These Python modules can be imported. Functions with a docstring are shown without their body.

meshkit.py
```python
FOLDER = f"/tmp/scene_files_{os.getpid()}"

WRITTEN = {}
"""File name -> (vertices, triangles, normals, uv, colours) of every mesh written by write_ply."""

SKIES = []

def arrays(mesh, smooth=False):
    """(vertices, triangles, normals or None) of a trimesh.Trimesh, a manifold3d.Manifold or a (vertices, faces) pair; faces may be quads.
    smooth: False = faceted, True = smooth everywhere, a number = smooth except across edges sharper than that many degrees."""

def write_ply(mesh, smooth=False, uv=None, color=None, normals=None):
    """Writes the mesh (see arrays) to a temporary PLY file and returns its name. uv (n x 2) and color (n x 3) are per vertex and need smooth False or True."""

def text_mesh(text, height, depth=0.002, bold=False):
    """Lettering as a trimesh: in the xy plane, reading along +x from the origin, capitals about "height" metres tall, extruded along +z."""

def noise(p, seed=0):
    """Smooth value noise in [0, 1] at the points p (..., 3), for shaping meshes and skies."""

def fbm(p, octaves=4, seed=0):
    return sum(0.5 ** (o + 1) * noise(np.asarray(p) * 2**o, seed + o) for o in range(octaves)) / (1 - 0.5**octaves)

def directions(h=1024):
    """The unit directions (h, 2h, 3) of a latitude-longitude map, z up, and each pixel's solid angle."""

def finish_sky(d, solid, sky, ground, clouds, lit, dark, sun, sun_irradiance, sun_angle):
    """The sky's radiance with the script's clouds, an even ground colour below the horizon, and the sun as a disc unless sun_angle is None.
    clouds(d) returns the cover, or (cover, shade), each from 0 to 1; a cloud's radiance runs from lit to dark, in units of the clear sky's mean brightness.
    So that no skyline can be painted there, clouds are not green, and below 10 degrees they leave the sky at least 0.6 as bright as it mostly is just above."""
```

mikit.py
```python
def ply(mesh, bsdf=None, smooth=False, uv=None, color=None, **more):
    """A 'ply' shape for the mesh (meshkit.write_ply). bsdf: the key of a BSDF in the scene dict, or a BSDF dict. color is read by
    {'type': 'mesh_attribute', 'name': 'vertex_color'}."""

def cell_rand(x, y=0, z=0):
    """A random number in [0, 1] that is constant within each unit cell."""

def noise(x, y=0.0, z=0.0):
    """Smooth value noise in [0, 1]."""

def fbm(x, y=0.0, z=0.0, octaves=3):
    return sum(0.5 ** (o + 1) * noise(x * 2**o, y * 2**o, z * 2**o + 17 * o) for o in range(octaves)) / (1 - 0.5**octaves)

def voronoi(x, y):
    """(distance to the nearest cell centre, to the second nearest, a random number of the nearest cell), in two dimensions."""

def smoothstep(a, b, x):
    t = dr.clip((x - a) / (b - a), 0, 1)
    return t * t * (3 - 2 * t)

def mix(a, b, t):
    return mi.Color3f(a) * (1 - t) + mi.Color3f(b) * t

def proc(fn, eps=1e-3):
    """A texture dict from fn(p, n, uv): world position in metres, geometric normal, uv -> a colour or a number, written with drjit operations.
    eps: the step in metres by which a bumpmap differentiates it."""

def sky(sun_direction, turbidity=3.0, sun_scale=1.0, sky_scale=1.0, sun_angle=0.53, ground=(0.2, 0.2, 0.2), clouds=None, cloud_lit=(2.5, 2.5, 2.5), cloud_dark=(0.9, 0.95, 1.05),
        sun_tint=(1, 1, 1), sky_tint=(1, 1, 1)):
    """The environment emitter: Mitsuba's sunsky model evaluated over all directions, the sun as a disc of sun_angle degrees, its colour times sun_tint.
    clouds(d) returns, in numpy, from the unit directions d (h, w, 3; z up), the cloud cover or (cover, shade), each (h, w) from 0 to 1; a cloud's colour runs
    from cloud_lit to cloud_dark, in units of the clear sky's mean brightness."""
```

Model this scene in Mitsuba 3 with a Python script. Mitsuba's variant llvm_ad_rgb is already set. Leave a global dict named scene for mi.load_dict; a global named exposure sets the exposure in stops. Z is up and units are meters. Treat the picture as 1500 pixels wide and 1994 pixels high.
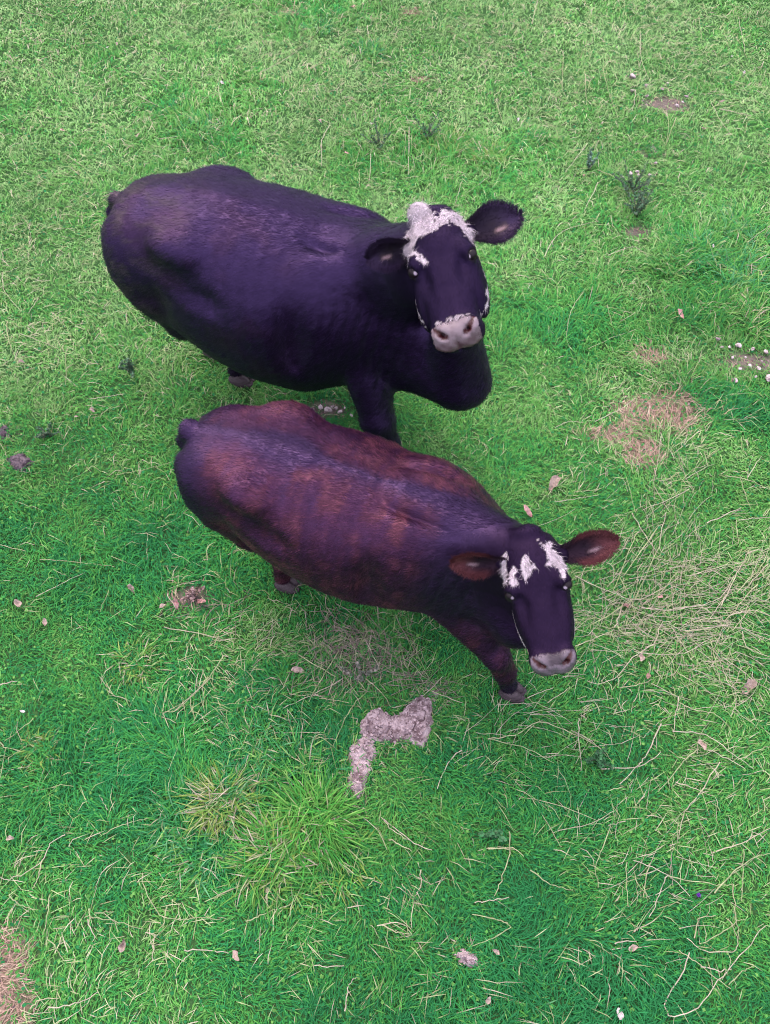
import math
import numpy as np, trimesh, mitsuba as mi, drjit as dr
import mikit, meshkit
from scipy.interpolate import PchipInterpolator
from scipy.sparse import coo_matrix
from scipy.spatial import cKDTree
T = mi.ScalarTransform4f
scene, labels = {}, {}

# ---------------------------------------------------------------- camera, sky, exposure
CAM_H, CAM_PITCH, CAM_F = 3.9, math.radians(57.0), 1600.0      # metres, down from level, focal length in photo pixels
CP, SP = math.cos(CAM_PITCH), math.sin(CAM_PITCH)
RIGHT, AHEAD, UPW = np.array([1, 0, 0.]), np.array([0, CP, -SP]), np.array([0, SP, CP])
EYE = np.array([0, 0, CAM_H])
scene['camera'] = {'type': 'perspective', 'fov': math.degrees(2 * math.atan(750 / CAM_F)), 'fov_axis': 'x',
                   'near_clip': 0.05, 'far_clip': 4000.0,
                   'to_world': T().look_at(origin=EYE.tolist(), target=(EYE + AHEAD).tolist(), up=[0, 0, 1])}
# an overcast sky, three times as bright overhead as at the horizon
scene['sky'] = mikit.sky([-0.25, 0.45, 0.86], turbidity=4, sun_scale=0.30, sky_scale=1.0, sun_angle=30,
                         clouds=lambda d: (np.ones(d.shape[:2]), 1 - np.clip(d[..., 2], 0, 1)), cloud_lit=(3.1, 3.0, 3.35), cloud_dark=(1.0, .97, 1.15))
exposure = 2.60


def at(u, v, z=0.0):
    """The place in the world, at height z, of a spot measured on the photograph (1500 x 1994)."""
    d = AHEAD + RIGHT * (u - 750) / CAM_F - UPW * (v - 997) / CAM_F
    return EYE + d * (z - CAM_H) / d[2]


def nz(x, y, s, seed=0, o=3):
    p = np.stack([np.asarray(x) / s, np.asarray(y) / s, np.zeros_like(np.asarray(x, float)) + seed * 7.3], -1)
    return meshkit.fbm(p, o, seed)


def sstep(a, b, x):
    t = np.clip((np.asarray(x) - a) / (b - a), 0, 1)
    return t * t * (3 - 2 * t)


def numbered(name):
    if name not in scene and not any(k.startswith(name + '__') for k in scene):
        return name
    k = 1
    while f'{name}_{k:03d}' in scene or any(q.startswith(f'{name}_{k:03d}__') for q in scene):
        k += 1
    return f'{name}_{k:03d}'


def tag(key, label=None, cat=None, group=None, kind=None):
    e = {}
    if label: e['label'] = label
    if cat: e['category'] = cat
    if group: e['group'] = group
    if kind: e['kind'] = kind
    labels[key] = e

# ---------------------------------------------------------------- cattle: one continuous skin out of a distance field
def smooth_noise(p, seed):
    return meshkit.fbm(p, 2, seed)


class Field:
    def __init__(self, lo, hi, h):
        self.lo, self.h = np.array(lo, float), h
        self.n = np.ceil((np.array(hi) - lo) / h).astype(int) + 1
        self.a = np.full(self.n, 0.5, np.float32)

    def box(self, lo, hi):
        i0 = np.clip(np.floor((np.array(lo) - self.lo) / self.h).astype(int), 0, self.n - 1)
        i1 = np.clip(np.ceil((np.array(hi) - self.lo) / self.h).astype(int) + 1, 1, self.n)
        sl = tuple(slice(a, b) for a, b in zip(i0, i1))
        ax = [(self.lo[k] + self.h * np.arange(i0[k], i1[k])).astype(np.float32) for k in range(3)]
        return sl, np.meshgrid(*ax, indexing='ij')

    def add(self, fn, lo, hi, k=0.05):
        sl, (x, y, z) = self.box(np.array(lo) - k - 0.03, np.array(hi) + k + 0.03)
        b, a = fn(x, y, z).astype(np.float32), self.a[sl]
        t = np.clip(0.5 + 0.5 * (a - b) / k, 0, 1)
        self.a[sl] = a * (1 - t) + b * t - k * t * (1 - t)

    def carve(self, fn, lo, hi, k=0.02):
        sl, (x, y, z) = self.box(np.array(lo) - k, np.array(hi) + k)
        b, a = -fn(x, y, z).astype(np.float32), self.a[sl]
        t = np.clip(0.5 - 0.5 * (a - b) / k, 0, 1)
        self.a[sl] = a * (1 - t) + b * t + k * t * (1 - t)

    def cone(self, a, b, r0, r1, k=0.05, carve=False):
        a, b = np.array(a, float), np.array(b, float)
        ab = b - a
        def fn(x, y, z):
            t = np.clip(((x - a[0]) * ab[0] + (y - a[1]) * ab[1] + (z - a[2]) * ab[2]) / max(ab @ ab, 1e-9), 0, 1)
            return np.sqrt((x - a[0] - t * ab[0]) ** 2 + (y - a[1] - t * ab[1]) ** 2 + (z - a[2] - t * ab[2]) ** 2) - (r0 + (r1 - r0) * t)
        r = max(r0, r1)
        (self.carve if carve else self.add)(fn, np.minimum(a, b) - r, np.maximum(a, b) + r, k)

    def chain(self, pts, k=0.05):
        for (a, r0), (b, r1) in zip(pts, pts[1:]):
            self.cone(a, b, r0, r1, k)

    def chain_carve(self, pts, k):
        for (a, r0), (b, r1) in zip(pts, pts[1:]):
            self.cone(a, b, r0, r1, k, carve=True)

    def ball(self, c, r, M=None, k=0.05, carve=False):
        c, r = np.array(c, float), np.array(r, float) * np.ones(3)
        M = np.eye(3) if M is None else np.asarray(M)        # columns: the ellipsoid's axes
        def fn(x, y, z):
            q = [(x - c[0]) * M[0, i] + (y - c[1]) * M[1, i] + (z - c[2]) * M[2, i] for i in range(3)]
            k0 = np.sqrt(sum((q[i] / r[i]) ** 2 for i in range(3)))
            k1 = np.sqrt(sum((q[i] / r[i] ** 2) ** 2 for i in range(3)))
            return k0 * (k0 - 1) / np.maximum(k1, 1e-6)
        e = np.sqrt(((M * r) ** 2).sum(1))
        (self.carve if carve else self.add)(fn, c - e, c + e, k)

    def loft(self, table, o, M, k=0.05):
        """Cross-sections along M[:,0] from o: rows (x, top, bottom, half width, exponent, side shift)."""
        t = np.array(table, float)
        o, M = np.array(o, float), np.asarray(M)
        f = [PchipInterpolator(t[:, 0], t[:, i]) for i in range(1, 6)]
        xs = np.linspace(t[0, 0], t[-1, 0], 400)
        tab = [g(xs) for g in f]
        def fn(x, y, z):
            q = [(x - o[0]) * M[0, i] + (y - o[1]) * M[1, i] + (z - o[2]) * M[2, i] for i in range(3)]
            xc = np.clip(q[0], t[0, 0], t[-1, 0])
            top, bot, w, p, yc = [np.interp(xc, xs, v).astype(np.float32) for v in tab]
            hh, zc = (top - bot) / 2, (top + bot) / 2
            a, b = np.abs(q[1] - yc), np.abs(q[2] - zc)
            ln = np.sqrt(a * a + b * b)
            rho = ((a / w) ** p + (b / hh) ** p) ** (1 / p)
            d = np.where(ln < 1e-4, -np.minimum(w, hh), ln * (1 - 1 / np.maximum(rho, 1e-4)))
            dx = np.abs(q[0] - xc)
            return np.where(dx > 0, np.where(d > 0, np.sqrt(d * d + dx * dx), np.maximum(d, dx)), d)
        c = np.array([[x, y, z] for x in (t[0, 0], t[-1, 0]) for y in (-t[:, 3].max(), t[:, 3].max()) for z in (t[:, 2].min(), t[:, 1].max())]) @ M.T + o
        self.add(fn, c.min(0), c.max(0), k)

    def mesh(self, relax=2):
        a, n = self.a, self.n
        neg = a < 0
        cnt = np.zeros(n - 1, np.int8)
        for i, j, k in np.ndindex(2, 2, 2):
            cnt += neg[i:n[0] - 1 + i, j:n[1] - 1 + j, k:n[2] - 1 + k]
        cells = np.argwhere((cnt > 0) & (cnt < 8))
        idx = np.full(n - 1, -1, np.int32)
        idx[tuple(cells.T)] = np.arange(len(cells))
        cor = np.array(list(np.ndindex(2, 2, 2)))
        val = np.stack([a[tuple((cells + c).T)] for c in cor], 1)
        acc, num = np.zeros((len(cells), 3)), np.zeros(len(cells))
        for p in range(8):
            for q in range(p + 1, 8):
                if np.abs(cor[p] - cor[q]).sum() == 1:
                    x = (val[:, p] < 0) != (val[:, q] < 0)
                    t = val[:, p] / np.where(x, val[:, p] - val[:, q], 1)
                    acc += np.where(x[:, None], cor[p] + t[:, None] * (cor[q] - cor[p]), 0)
                    num += x
        v = self.lo + self.h * (cells + acc / num[:, None])
        quads = []
        for ax in range(3):
            sl0, sl1 = [slice(1, -1)] * 3, [slice(1, -1)] * 3
            sl0[ax], sl1[ax] = slice(0, -1), slice(1, None)
            s0, s1 = neg[tuple(sl0)], neg[tuple(sl1)]
            e = np.argwhere(s0 != s1)
            flip = s0[tuple(e.T)]
            base = e + 1
            base[:, ax] -= 1
            u, w = (ax + 1) % 3, (ax + 2) % 3
            du, dw = np.eye(3, dtype=int)[u], np.eye(3, dtype=int)[w]
            q = np.stack([idx[tuple((base - du * i - dw * j).T)] for i, j in ((1, 1), (0, 1), (0, 0), (1, 0))], 1)
            q[~flip] = q[~flip][:, ::-1]
            quads.append(q)
        q = np.vstack(quads)
        q = q[(q >= 0).all(1)]
        f = np.vstack([q[:, [0, 1, 2]], q[:, [0, 2, 3]]])
        m = trimesh.Trimesh(v, f, process=False)
        comp = trimesh.graph.connected_component_labels(m.face_adjacency, node_count=len(f))
        f = f[comp == np.bincount(comp).argmax()]
        use, inv = np.unique(f, return_inverse=True)
        v, f = v[use], inv.reshape(-1, 3)
        i = np.hstack([f[:, [0, 1]].T, f[:, [1, 2]].T, f[:, [2, 0]].T])
        A = coo_matrix((np.ones(i.shape[1] * 2), (np.r_[i[0], i[1]], np.r_[i[1], i[0]])), (len(v), len(v))).tocsr()
        A.data[:] = 1
        deg = np.asarray(A.sum(1))
        for s in (0.5, -0.52) * relax:
            v = v + s * (A @ v / deg - v)
        return v, f


def basis(x, up):
    x = np.array(x, float) / np.linalg.norm(x)
    z = np.array(up, float) - x * (np.array(up, float) @ x)
    z /= np.linalg.norm(z)
    return np.stack([x, np.cross(z, x), z], 1)


def head_pose(eyes, z, roll, tilt, sc, yaw=0.0):
    """Head frame: columns s (towards the picture's right), t (poll to nose), q (into the skull); o = the poll's top on the face plane."""
    E = at(*eyes, z)
    V = (E - EYE) / np.linalg.norm(E - EYE)
    s = RIGHT * roll[0] - UPW * roll[1]
    s = s - V * (s @ V)
    s /= np.linalg.norm(s)
    t0 = np.cross(V, s)
    t = math.cos(tilt) * t0 - math.sin(tilt) * V
    q = np.cross(s, t)
    s, q = math.cos(yaw) * s - math.sin(yaw) * q, math.cos(yaw) * q + math.sin(yaw) * s
    M = np.stack([s, t, q], 1)
    return E - M @ (np.array([0, .2, .035]) * sc), M


class Cow:
    """Trunk frame: x from the tail head forward, y to the animal's left, z up from the ground. Built in world coordinates."""

    def __init__(self, c):
        self.c = c
        A, B = at(*c['tail']), at(*c['withers'])
        d = (B - A)[:2] / np.linalg.norm((B - A)[:2])
        self.o = np.array([A[0], A[1], 0])
        self.M = np.array([[d[0], -d[1], 0], [d[1], d[0], 0], [0, 0, 1]])
        self.ho, self.hM = head_pose(*c['head'])
        self.hs = c['head'][4]

    def W(self, x, y, z):
        return self.o + self.M @ np.array([x, y, z], float)

    def loc(self, p):
        return (np.asarray(p) - self.o) @ self.M

    def Hd(self, s, t, q):
        return self.ho + self.hM @ (np.array([s, t, q], float) * self.hs)

    def hloc(self, p):
        return (np.asarray(p) - self.ho) @ self.hM / self.hs

    def build(self, h=0.009):
        c, W, Hd, hs = self.c, self.W, self.Hd, self.hs
        lo = np.min([W(-.25, -.6, 0), W(-.25, .6, 0), W(1.7, -.6, 0), W(1.7, .6, 0), Hd(0, .6, .2) - .2, Hd(0, 0, 0) - .3], 0)
        hi = np.max([W(-.25, -.6, 0), W(-.25, .6, 0), W(1.7, -.6, 0), W(1.7, .6, 0), W(0, 0, c['z'] + .15), Hd(0, .6, .2) + .2, Hd(0, 0, 0) + .3], 0)
        lo[2] = -0.02
        F = Field(lo, hi, h)
        S = c['S']                                   # size next to a full-grown cow
        F.loft(c['trunk'], self.o, self.M, 0.06)
        for s in (-1, 1):
            for ctr, r, ax, k in c['muscles']:
                ctr = (ctr[0], ctr[1] * s, ctr[2])
                ax = np.array([ax[0], ax[1] * s, ax[2]], float)
                B = basis(self.M @ ax, (0, 0, 1) if abs(ax[2]) < .9 * np.linalg.norm(ax) else self.M[:, 0])
                F.ball(W(*ctr), r, B, k)
            for ctr, r, ax, k in c['hollows']:
                B = basis(self.M @ np.array([ax[0], ax[1] * s, ax[2]], float), (0, 0, 1))
                F.ball(W(ctr[0], ctr[1] * s, ctr[2]), r, B, k, carve=True)
        self.feet = []
        for i, (lg, spot) in enumerate(zip(c['legs'], c['hoofspots'])):
            pts = [list(p) if p else None for p, r in lg]
            if spot:                                  # this foot's place is known: the shank stands over it
                f = self.loc(at(*spot, .05 * S))
                pts[3] = [f[0], f[1], .09 * S]
                pts[2] = [f[0] + .02 * S, f[1] + .02, .38 * S] if i < 2 else [f[0] - .045 * S, f[1], .25 * S]
                if i >= 2: pts[1] = [f[0] - .11 * S, f[1], .42 * S]
            self.feet.append(pts[3])
            F.chain([(W(*p), r) for p, (_, r) in zip(pts, lg)], 0.035)
        F.chain([(W(*p), r) for p, r in c['tailchain']], 0.03)
        # neck
        for ch in c['neck']:
            F.chain([((W(*p[1:]) if p[0] == 'b' else at(*p[1:]) if p[0] == 'p' else Hd(*p[1:])), r) for p, r in (ch[:2], ch[2:])], 0.09)
        # head
        B = np.stack([self.hM[:, 1], self.hM[:, 0], -self.hM[:, 2]], 1)      # x = t, y = s, z = out of the face
        F.loft([[a * hs, b * hs, cc * hs, w * hs, p, 0] for a, b, cc, w, p in c['skull']], self.ho, B, 0.03)
        hb = basis(self.hM[:, 1], -self.hM[:, 2])
        for s in (-1, 1):
            F.ball(Hd(s * .090, .178, .022), np.array([.052, .032, .026]) * hs, hb, .025)                     # brow
            F.ball(Hd(s * (.080 + .14 * (c['fw'] - 1)), .30, .115), np.array([.12, .030 * c['fw'], .07]) * hs, hb, .025)                       # cheek
            F.ball(Hd(s * .070, .315, .045), np.array([.085, .016, .014]) * hs, hb, .03)                       # ridge from the eye to the nose
            F.cone(Hd(s * .07, .082, .09), Hd(s * .118, .080, .088), .042 * hs, .026 * hs, .035)                   # root of the ear
            F.ball(Hd(s * .056, .475, .030), np.array([.036, .030, .028]) * hs, hb, .022)                     # nostril wing
        F.chain([(Hd(0, .18, .2), .075 * hs * c['fw']), (Hd(0, .30, .175), .055 * hs * c['fw'] ** 2), (Hd(0, .44, .12), .045 * hs * c['fw'])], .05)               # lower jaw
        F.ball(Hd(0, .475, .115), np.array([.045, .055 * c['fw'] ** 2, .03]) * hs, hb, .025)                                 # lower lip
        for ctr, r in c.get('poll', []):
            F.ball(Hd(*ctr), np.array(r) * hs, self.hM, .03)
        for s in (-1, 1):
            F.ball(Hd(s * .078, .265, .012), np.array([.05, .02, .016]) * hs, hb, .03, carve=True)            # hollow before the eye
            F.ball(Hd(s * .116, .205, .034), .022 * hs, None, .012, carve=True)                                               # eye socket
            F.chain_carve([(Hd(s * .037, .508, .020), .011 * hs), (Hd(s * .052, .500, .008), .012 * hs), (Hd(s * .066, .480, .004), .010 * hs), (Hd(s * .075, .462, .012), .005 * hs)], .010)   # nostril
            F.cone(Hd(s * .048, .50, .012), Hd(s * .045, .47, .05), .010 * hs, .006 * hs, .010, carve=True)
            F.cone(Hd(s * .100, .232, .040), Hd(s * .130, .216, .044), .005 * hs, .006 * hs, .012)                            # lower lid
            F.chain([(Hd(s * .094, .192, .014), .009 * hs), (Hd(s * .112, .183, .016), .011 * hs), (Hd(s * .128, .190, .030), .008 * hs)], .012)   # upper lid
            F.cone(Hd(s * .0, .525, .088), Hd(s * .07, .475, .095), .004, .004, .012, carve=True)              # mouth
            F.cone(Hd(s * .07, .475, .095), Hd(s * .085, .40, .115), .004, .002, .012, carve=True)
        F.cone(Hd(0, .50, -.012), Hd(0, .535, .06), .004, .005, .012, carve=True)                               # groove between the nostrils
        # wrinkles and lumps of the coat
        sl, (x, y, z) = F.box(F.lo, F.lo + F.h * (F.n - 1))
        near = np.abs(F.a) < .03
        p = np.stack([x[near], y[near], z[near]], -1)
        F.a[near] += (0.012 * (meshkit.fbm(p / .16, 3, c['seed']) - .5) + .004 * (meshkit.fbm(p / .035, 2, c['seed'] + 5) - .5)).astype(np.float32)
        # ribs under the hide, and the ridge of the spine
        l = (p - self.o) @ self.M
        side = sstep(.10 * S, .26 * S, np.abs(l[:, 1])) * sstep(.5 * S, .66 * S, l[:, 0]) * sstep(1.08 * S, .95 * S, l[:, 0]) * sstep(.5, .7, l[:, 2])
        F.a[near] += (0.0014 * side * np.sin((l[:, 0] + .12 * l[:, 2]) * 2 * np.pi / (.075 * S) + 2 * smooth_noise(p / .2, 51))).astype(np.float32)
        ridge = np.exp(-(l[:, 1] / .05) ** 2) * (l[:, 2] > c['z'] - .3) * sstep(.0, .15, l[:, 0]) * sstep(1.3 * S, 1.1 * S, l[:, 0])
        F.a[near] -= (.011 * ridge * (.9 + .1 * np.cos(l[:, 0] * 2 * np.pi / .07))).astype(np.float32)
        # folds of the neck, running across it
        l = (p - self.o) @ self.M
        u = l[:, 0] - .25 * (l[:, 2] - 1) + .35 * l[:, 1]
        fold = np.sin(u * 2 * np.pi / .062 + 3.5 * smooth_noise(p / .14, c['seed'] + 9))
        zone = sstep(1.06 * S, 1.22 * S, l[:, 0]) * sstep(1.75 * S, 1.55 * S, l[:, 0]) * sstep(.55, .7, l[:, 2]) * smooth_noise(p / .22, c['seed'] + 10)
        hd = self.hloc(p)
        zone *= 1 - sstep(.30, .16, hd[:, 2]) * (np.abs(hd[:, 0]) < .25)
        zone *= sstep(c['z'] - .06, c['z'] - .22, l[:, 2])
        F.a[near] += (.0042 * zone * fold).astype(np.float32)
        return F.mesh()

def skull(fw):
    rows = [[-.035, -.085, -.12, .02, 2], [-.01, -.03, -.17, .085, 2.2], [.05, .0, -.20, .108, 2.5], [.12, .008, -.225, .118, 2.7], [.2, .0, -.235, .118, 2.6],
            [.28, -.005, -.205, .098, 2.5], [.36, -.008, -.17, .083, 2.5], [.43, -.01, -.14, .08, 2.4], [.475, -.008, -.13, .088, 2.4], [.51, -.018, -.12, .08, 2.2], [.535, -.045, -.10, .05, 2]]
    return [[t, a, b, w * (1 + (fw - 1) * min(1, max(0, (t - .15) / .12))), p] for t, a, b, w, p in rows]


def leg(hip, knee, ank, foot, r):
    return [(hip, r[0]), (knee, r[1]), (ank, r[2]), (foot, r[3])]


BLACK = dict(
    S=1.0, seed=3, z=1.36,
    tail=(243, 374, 1.28), withers=(715, 462, 1.31),
    head=((861, 511), 1.6, (118, -28), math.radians(30), 1.12, math.radians(8)),
    #       x     top   bottom half-width exponent shift
    trunk=[[-.10, 1.12, .90, .10, 2, 0], [-.06, 1.20, .82, .20, 2.2, 0], [0, 1.28, .76, .25, 2.3, 0], [.15, 1.33, .62, .31, 2.3, 0], [.35, 1.37, .49, .37, 2.3, 0], [.55, 1.38, .39, .43, 2.2, 0],
           [.8, 1.36, .35, .47, 2.2, 0], [1.0, 1.34, .34, .46, 2.2, 0], [1.2, 1.32, .40, .39, 2.2, 0], [1.4, 1.26, .45, .30, 2.2, 0], [1.56, 1.12, .50, .22, 2.1, 0], [1.68, .98, .55, .14, 2, 0], [1.73, .88, .62, .08, 2, 0]],
    muscles=[((.42, .275, 1.25), (.14, .085, .065), (1, .15, 0), .09),           # hook bone
             ((-.03, .13, 1.10), (.07, .06, .09), (1, 0, 0), .06),           # pin bone
             ((.15, .18, .98), (.22, .14, .26), (1, 0, 0), .10),             # thigh
             ((1.25, .17, .98), (.2, .14, .30), (1, 0, .35), .14),          # shoulder
             ((1.45, .16, .76), (.15, .11, .16), (1, 0, 0), .10)],
    hollows=[((.50, .45, 1.10), (.15, .068, .065), (1, 0, -.2), .08), ((1.22, .15, 1.33), (.17, .03, .05), (1, .1, 0), .05), ((1.05, .44, .98), (.06, .045, .20), (1, 0, 0), .10), ((.20, .37, .78), (.06, .045, .20), (.9, 0, -.3), .10)],
    tailchain=[((.06, 0, 1.24), .045), ((-.06, 0, 1.225), .032), ((-.105, 0, 1.14), .026), ((-.12, 0, .8), .02), ((-.11, .02, .5), .016)],
    hoofspots=[(462, 729), None, (772, 905), None],
    legs=[leg((.16, -.18, .85), (.24, -.14, .60), 0, 0, (.15, .10, .055, .045)),
          leg((.14, .20, .85), (.24, .19, .60), (.12, .18, .42), (.16, .18, .09), (.15, .09, .052, .045)),
          leg((1.33, -.2, .75), (1.42, -.22, .44), (1.5, -.22, .27), (1.5, -.22, .09), (.14, .088, .052, .045)),
          leg((1.34, .2, .75), (1.28, .19, .44), (1.24, .17, .27), (1.22, .17, .09), (.13, .075, .052, .045))],
    neck=[[('b', 1.2, 0, 1.06), .21, ('h', 0, .08, .13), .12],
          [('b', 1.35, 0, .9), .22, ('h', 0, .14, .2), .11],
          [('b', 1.60, 0, .72), .15, ('p', 905, 742, .80), .105],
          [('b', 1.42, -.05, .62), .17, ('p', 875, 756, .74), .085],
          [('b', 1.40, -.04, .95), .20, ('p', 900, 735, .82), .10], [('b', 1.36, 0, 1.05), .19, ('p', 890, 690, .95), .09], [('b', 1.45, -.06, .80), .17, ('p', 893, 745, .78), .10],
          [('b', 1.34, 0, 1.15), .16, ('h', 0, .27, .17), .075], [('h', 0, .27, .19), .08, ('p', 890, 690, .95), .09],
          [('p', 905, 742, .80), .10, ('h', .0, .24, .22), .08]],
    fw=1.17, skull=skull(1.17), poll=[((-.055, -.035, .05), (.045, .045, .045)), ((.0, -.015, .055), (.07, .03, .045))])

BROWN = dict(
    S=.85, seed=8, z=1.14,
    tail=(388, 836, 1.07), withers=(893, 985, 1.1),
    head=((1048, 1146), 1.08, (110, -21), math.radians(4), .985, 0.0),
    trunk=[[-.08, .96, .78, .08, 2, 0], [-.04, 1.02, .70, .16, 2.2, 0], [0, 1.07, .64, .21, 2.3, 0], [.15, 1.11, .62, .25, 2.3, 0], [.32, 1.13, .54, .30, 2.3, 0], [.5, 1.13, .45, .345, 2.2, 0],
           [.72, 1.12, .41, .365, 2.2, 0], [.92, 1.11, .39, .34, 2.2, 0], [1.1, 1.10, .40, .295, 2.2, 0], [1.28, 1.05, .43, .24, 2.2, 0], [1.42, .95, .47, .18, 2.1, 0], [1.52, .84, .52, .12, 2, 0], [1.56, .76, .57, .07, 2, 0]],
    muscles=[((.34, .225, 1.055), (.115, .065, .055), (1, .15, 0), .08),
             ((-.02, .11, .94), (.06, .05, .07), (1, 0, 0), .05),
             ((.14, .14, .84), (.18, .11, .22), (1, 0, 0), .09),
             ((1.1, .14, .84), (.17, .12, .26), (1, 0, .35), .12),
             ((1.3, .13, .65), (.12, .09, .14), (1, 0, 0), .09)],
    hollows=[((.44, .36, .93), (.13, .065, .06), (1, 0, -.2), .06), ((1.08, .12, 1.11), (.16, .028, .045), (1, .1, 0), .045), ((.92, .33, .80), (.045, .045, .18), (1, 0, 0), .07), ((.18, .29, .66), (.045, .045, .18), (.9, 0, -.3), .06)],
    tailchain=[((.05, 0, 1.04), .045), ((-.05, 0, 1.04), .042), ((-.10, 0, .95), .028), ((-.11, 0, .7), .018), ((-.10, .02, .45), .014)],
    hoofspots=[(552, 1130), None, (990, 1340), None],
    legs=[leg((.14, -.14, .72), (.22, -.11, .50), 0, 0, (.12, .08, .048, .04)),
          leg((.12, .15, .72), (.21, .15, .50), (.10, .15, .36), (.14, .15, .09), (.12, .075, .045, .038)),
          leg((1.22, -.15, .62), (1.32, -.17, .38), 0, 0, (.115, .058, .048, .04)),
          leg((1.2, .15, .62), (1.2, .15, .36), (1.19, .15, .22), (1.19, .15, .09), (.11, .06, .046, .038))],
    neck=[[('b', 1.05, 0, .92), .185, ('h', 0, .08, .13), .11],
          [('b', 1.18, 0, .76), .19, ('h', 0, .14, .2), .10],
          [('b', 1.4, -.04, .56), .12, ('p', 1000, 1215, .62), .10],
          [('b', 1.22, 0, .78), .15, ('p', 1015, 1215, .70), .085],
          [('b', 1.42, 0, .60), .12, ('h', 0, .24, .2), .07]],
    fw=1.03, skull=skull(1.03), poll=[((0, -.025, .055), (.06, .035, .045))])

# coats: linear colours that the hair itself has
def smudge(p, s, seed, o=3):
    return meshkit.fbm(np.asarray(p) / s, o, seed)


def blend(a, b, t):
    return a * (1 - t[:, None]) + np.array(b) * t[:, None]


def inside(pts, poly):
    x, y = pts[:, 0], pts[:, 1]
    r = np.zeros(len(x), bool)
    for (x0, y0), (x1, y1) in zip(poly, poly[1:] + poly[:1]):
        if y0 != y1:
            r ^= ((y0 > y) != (y1 > y)) & (x < (x1 - x0) * (y - y0) / (y1 - y0) + x0)
    return r


WHITE = (.50, .43, .51)


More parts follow.
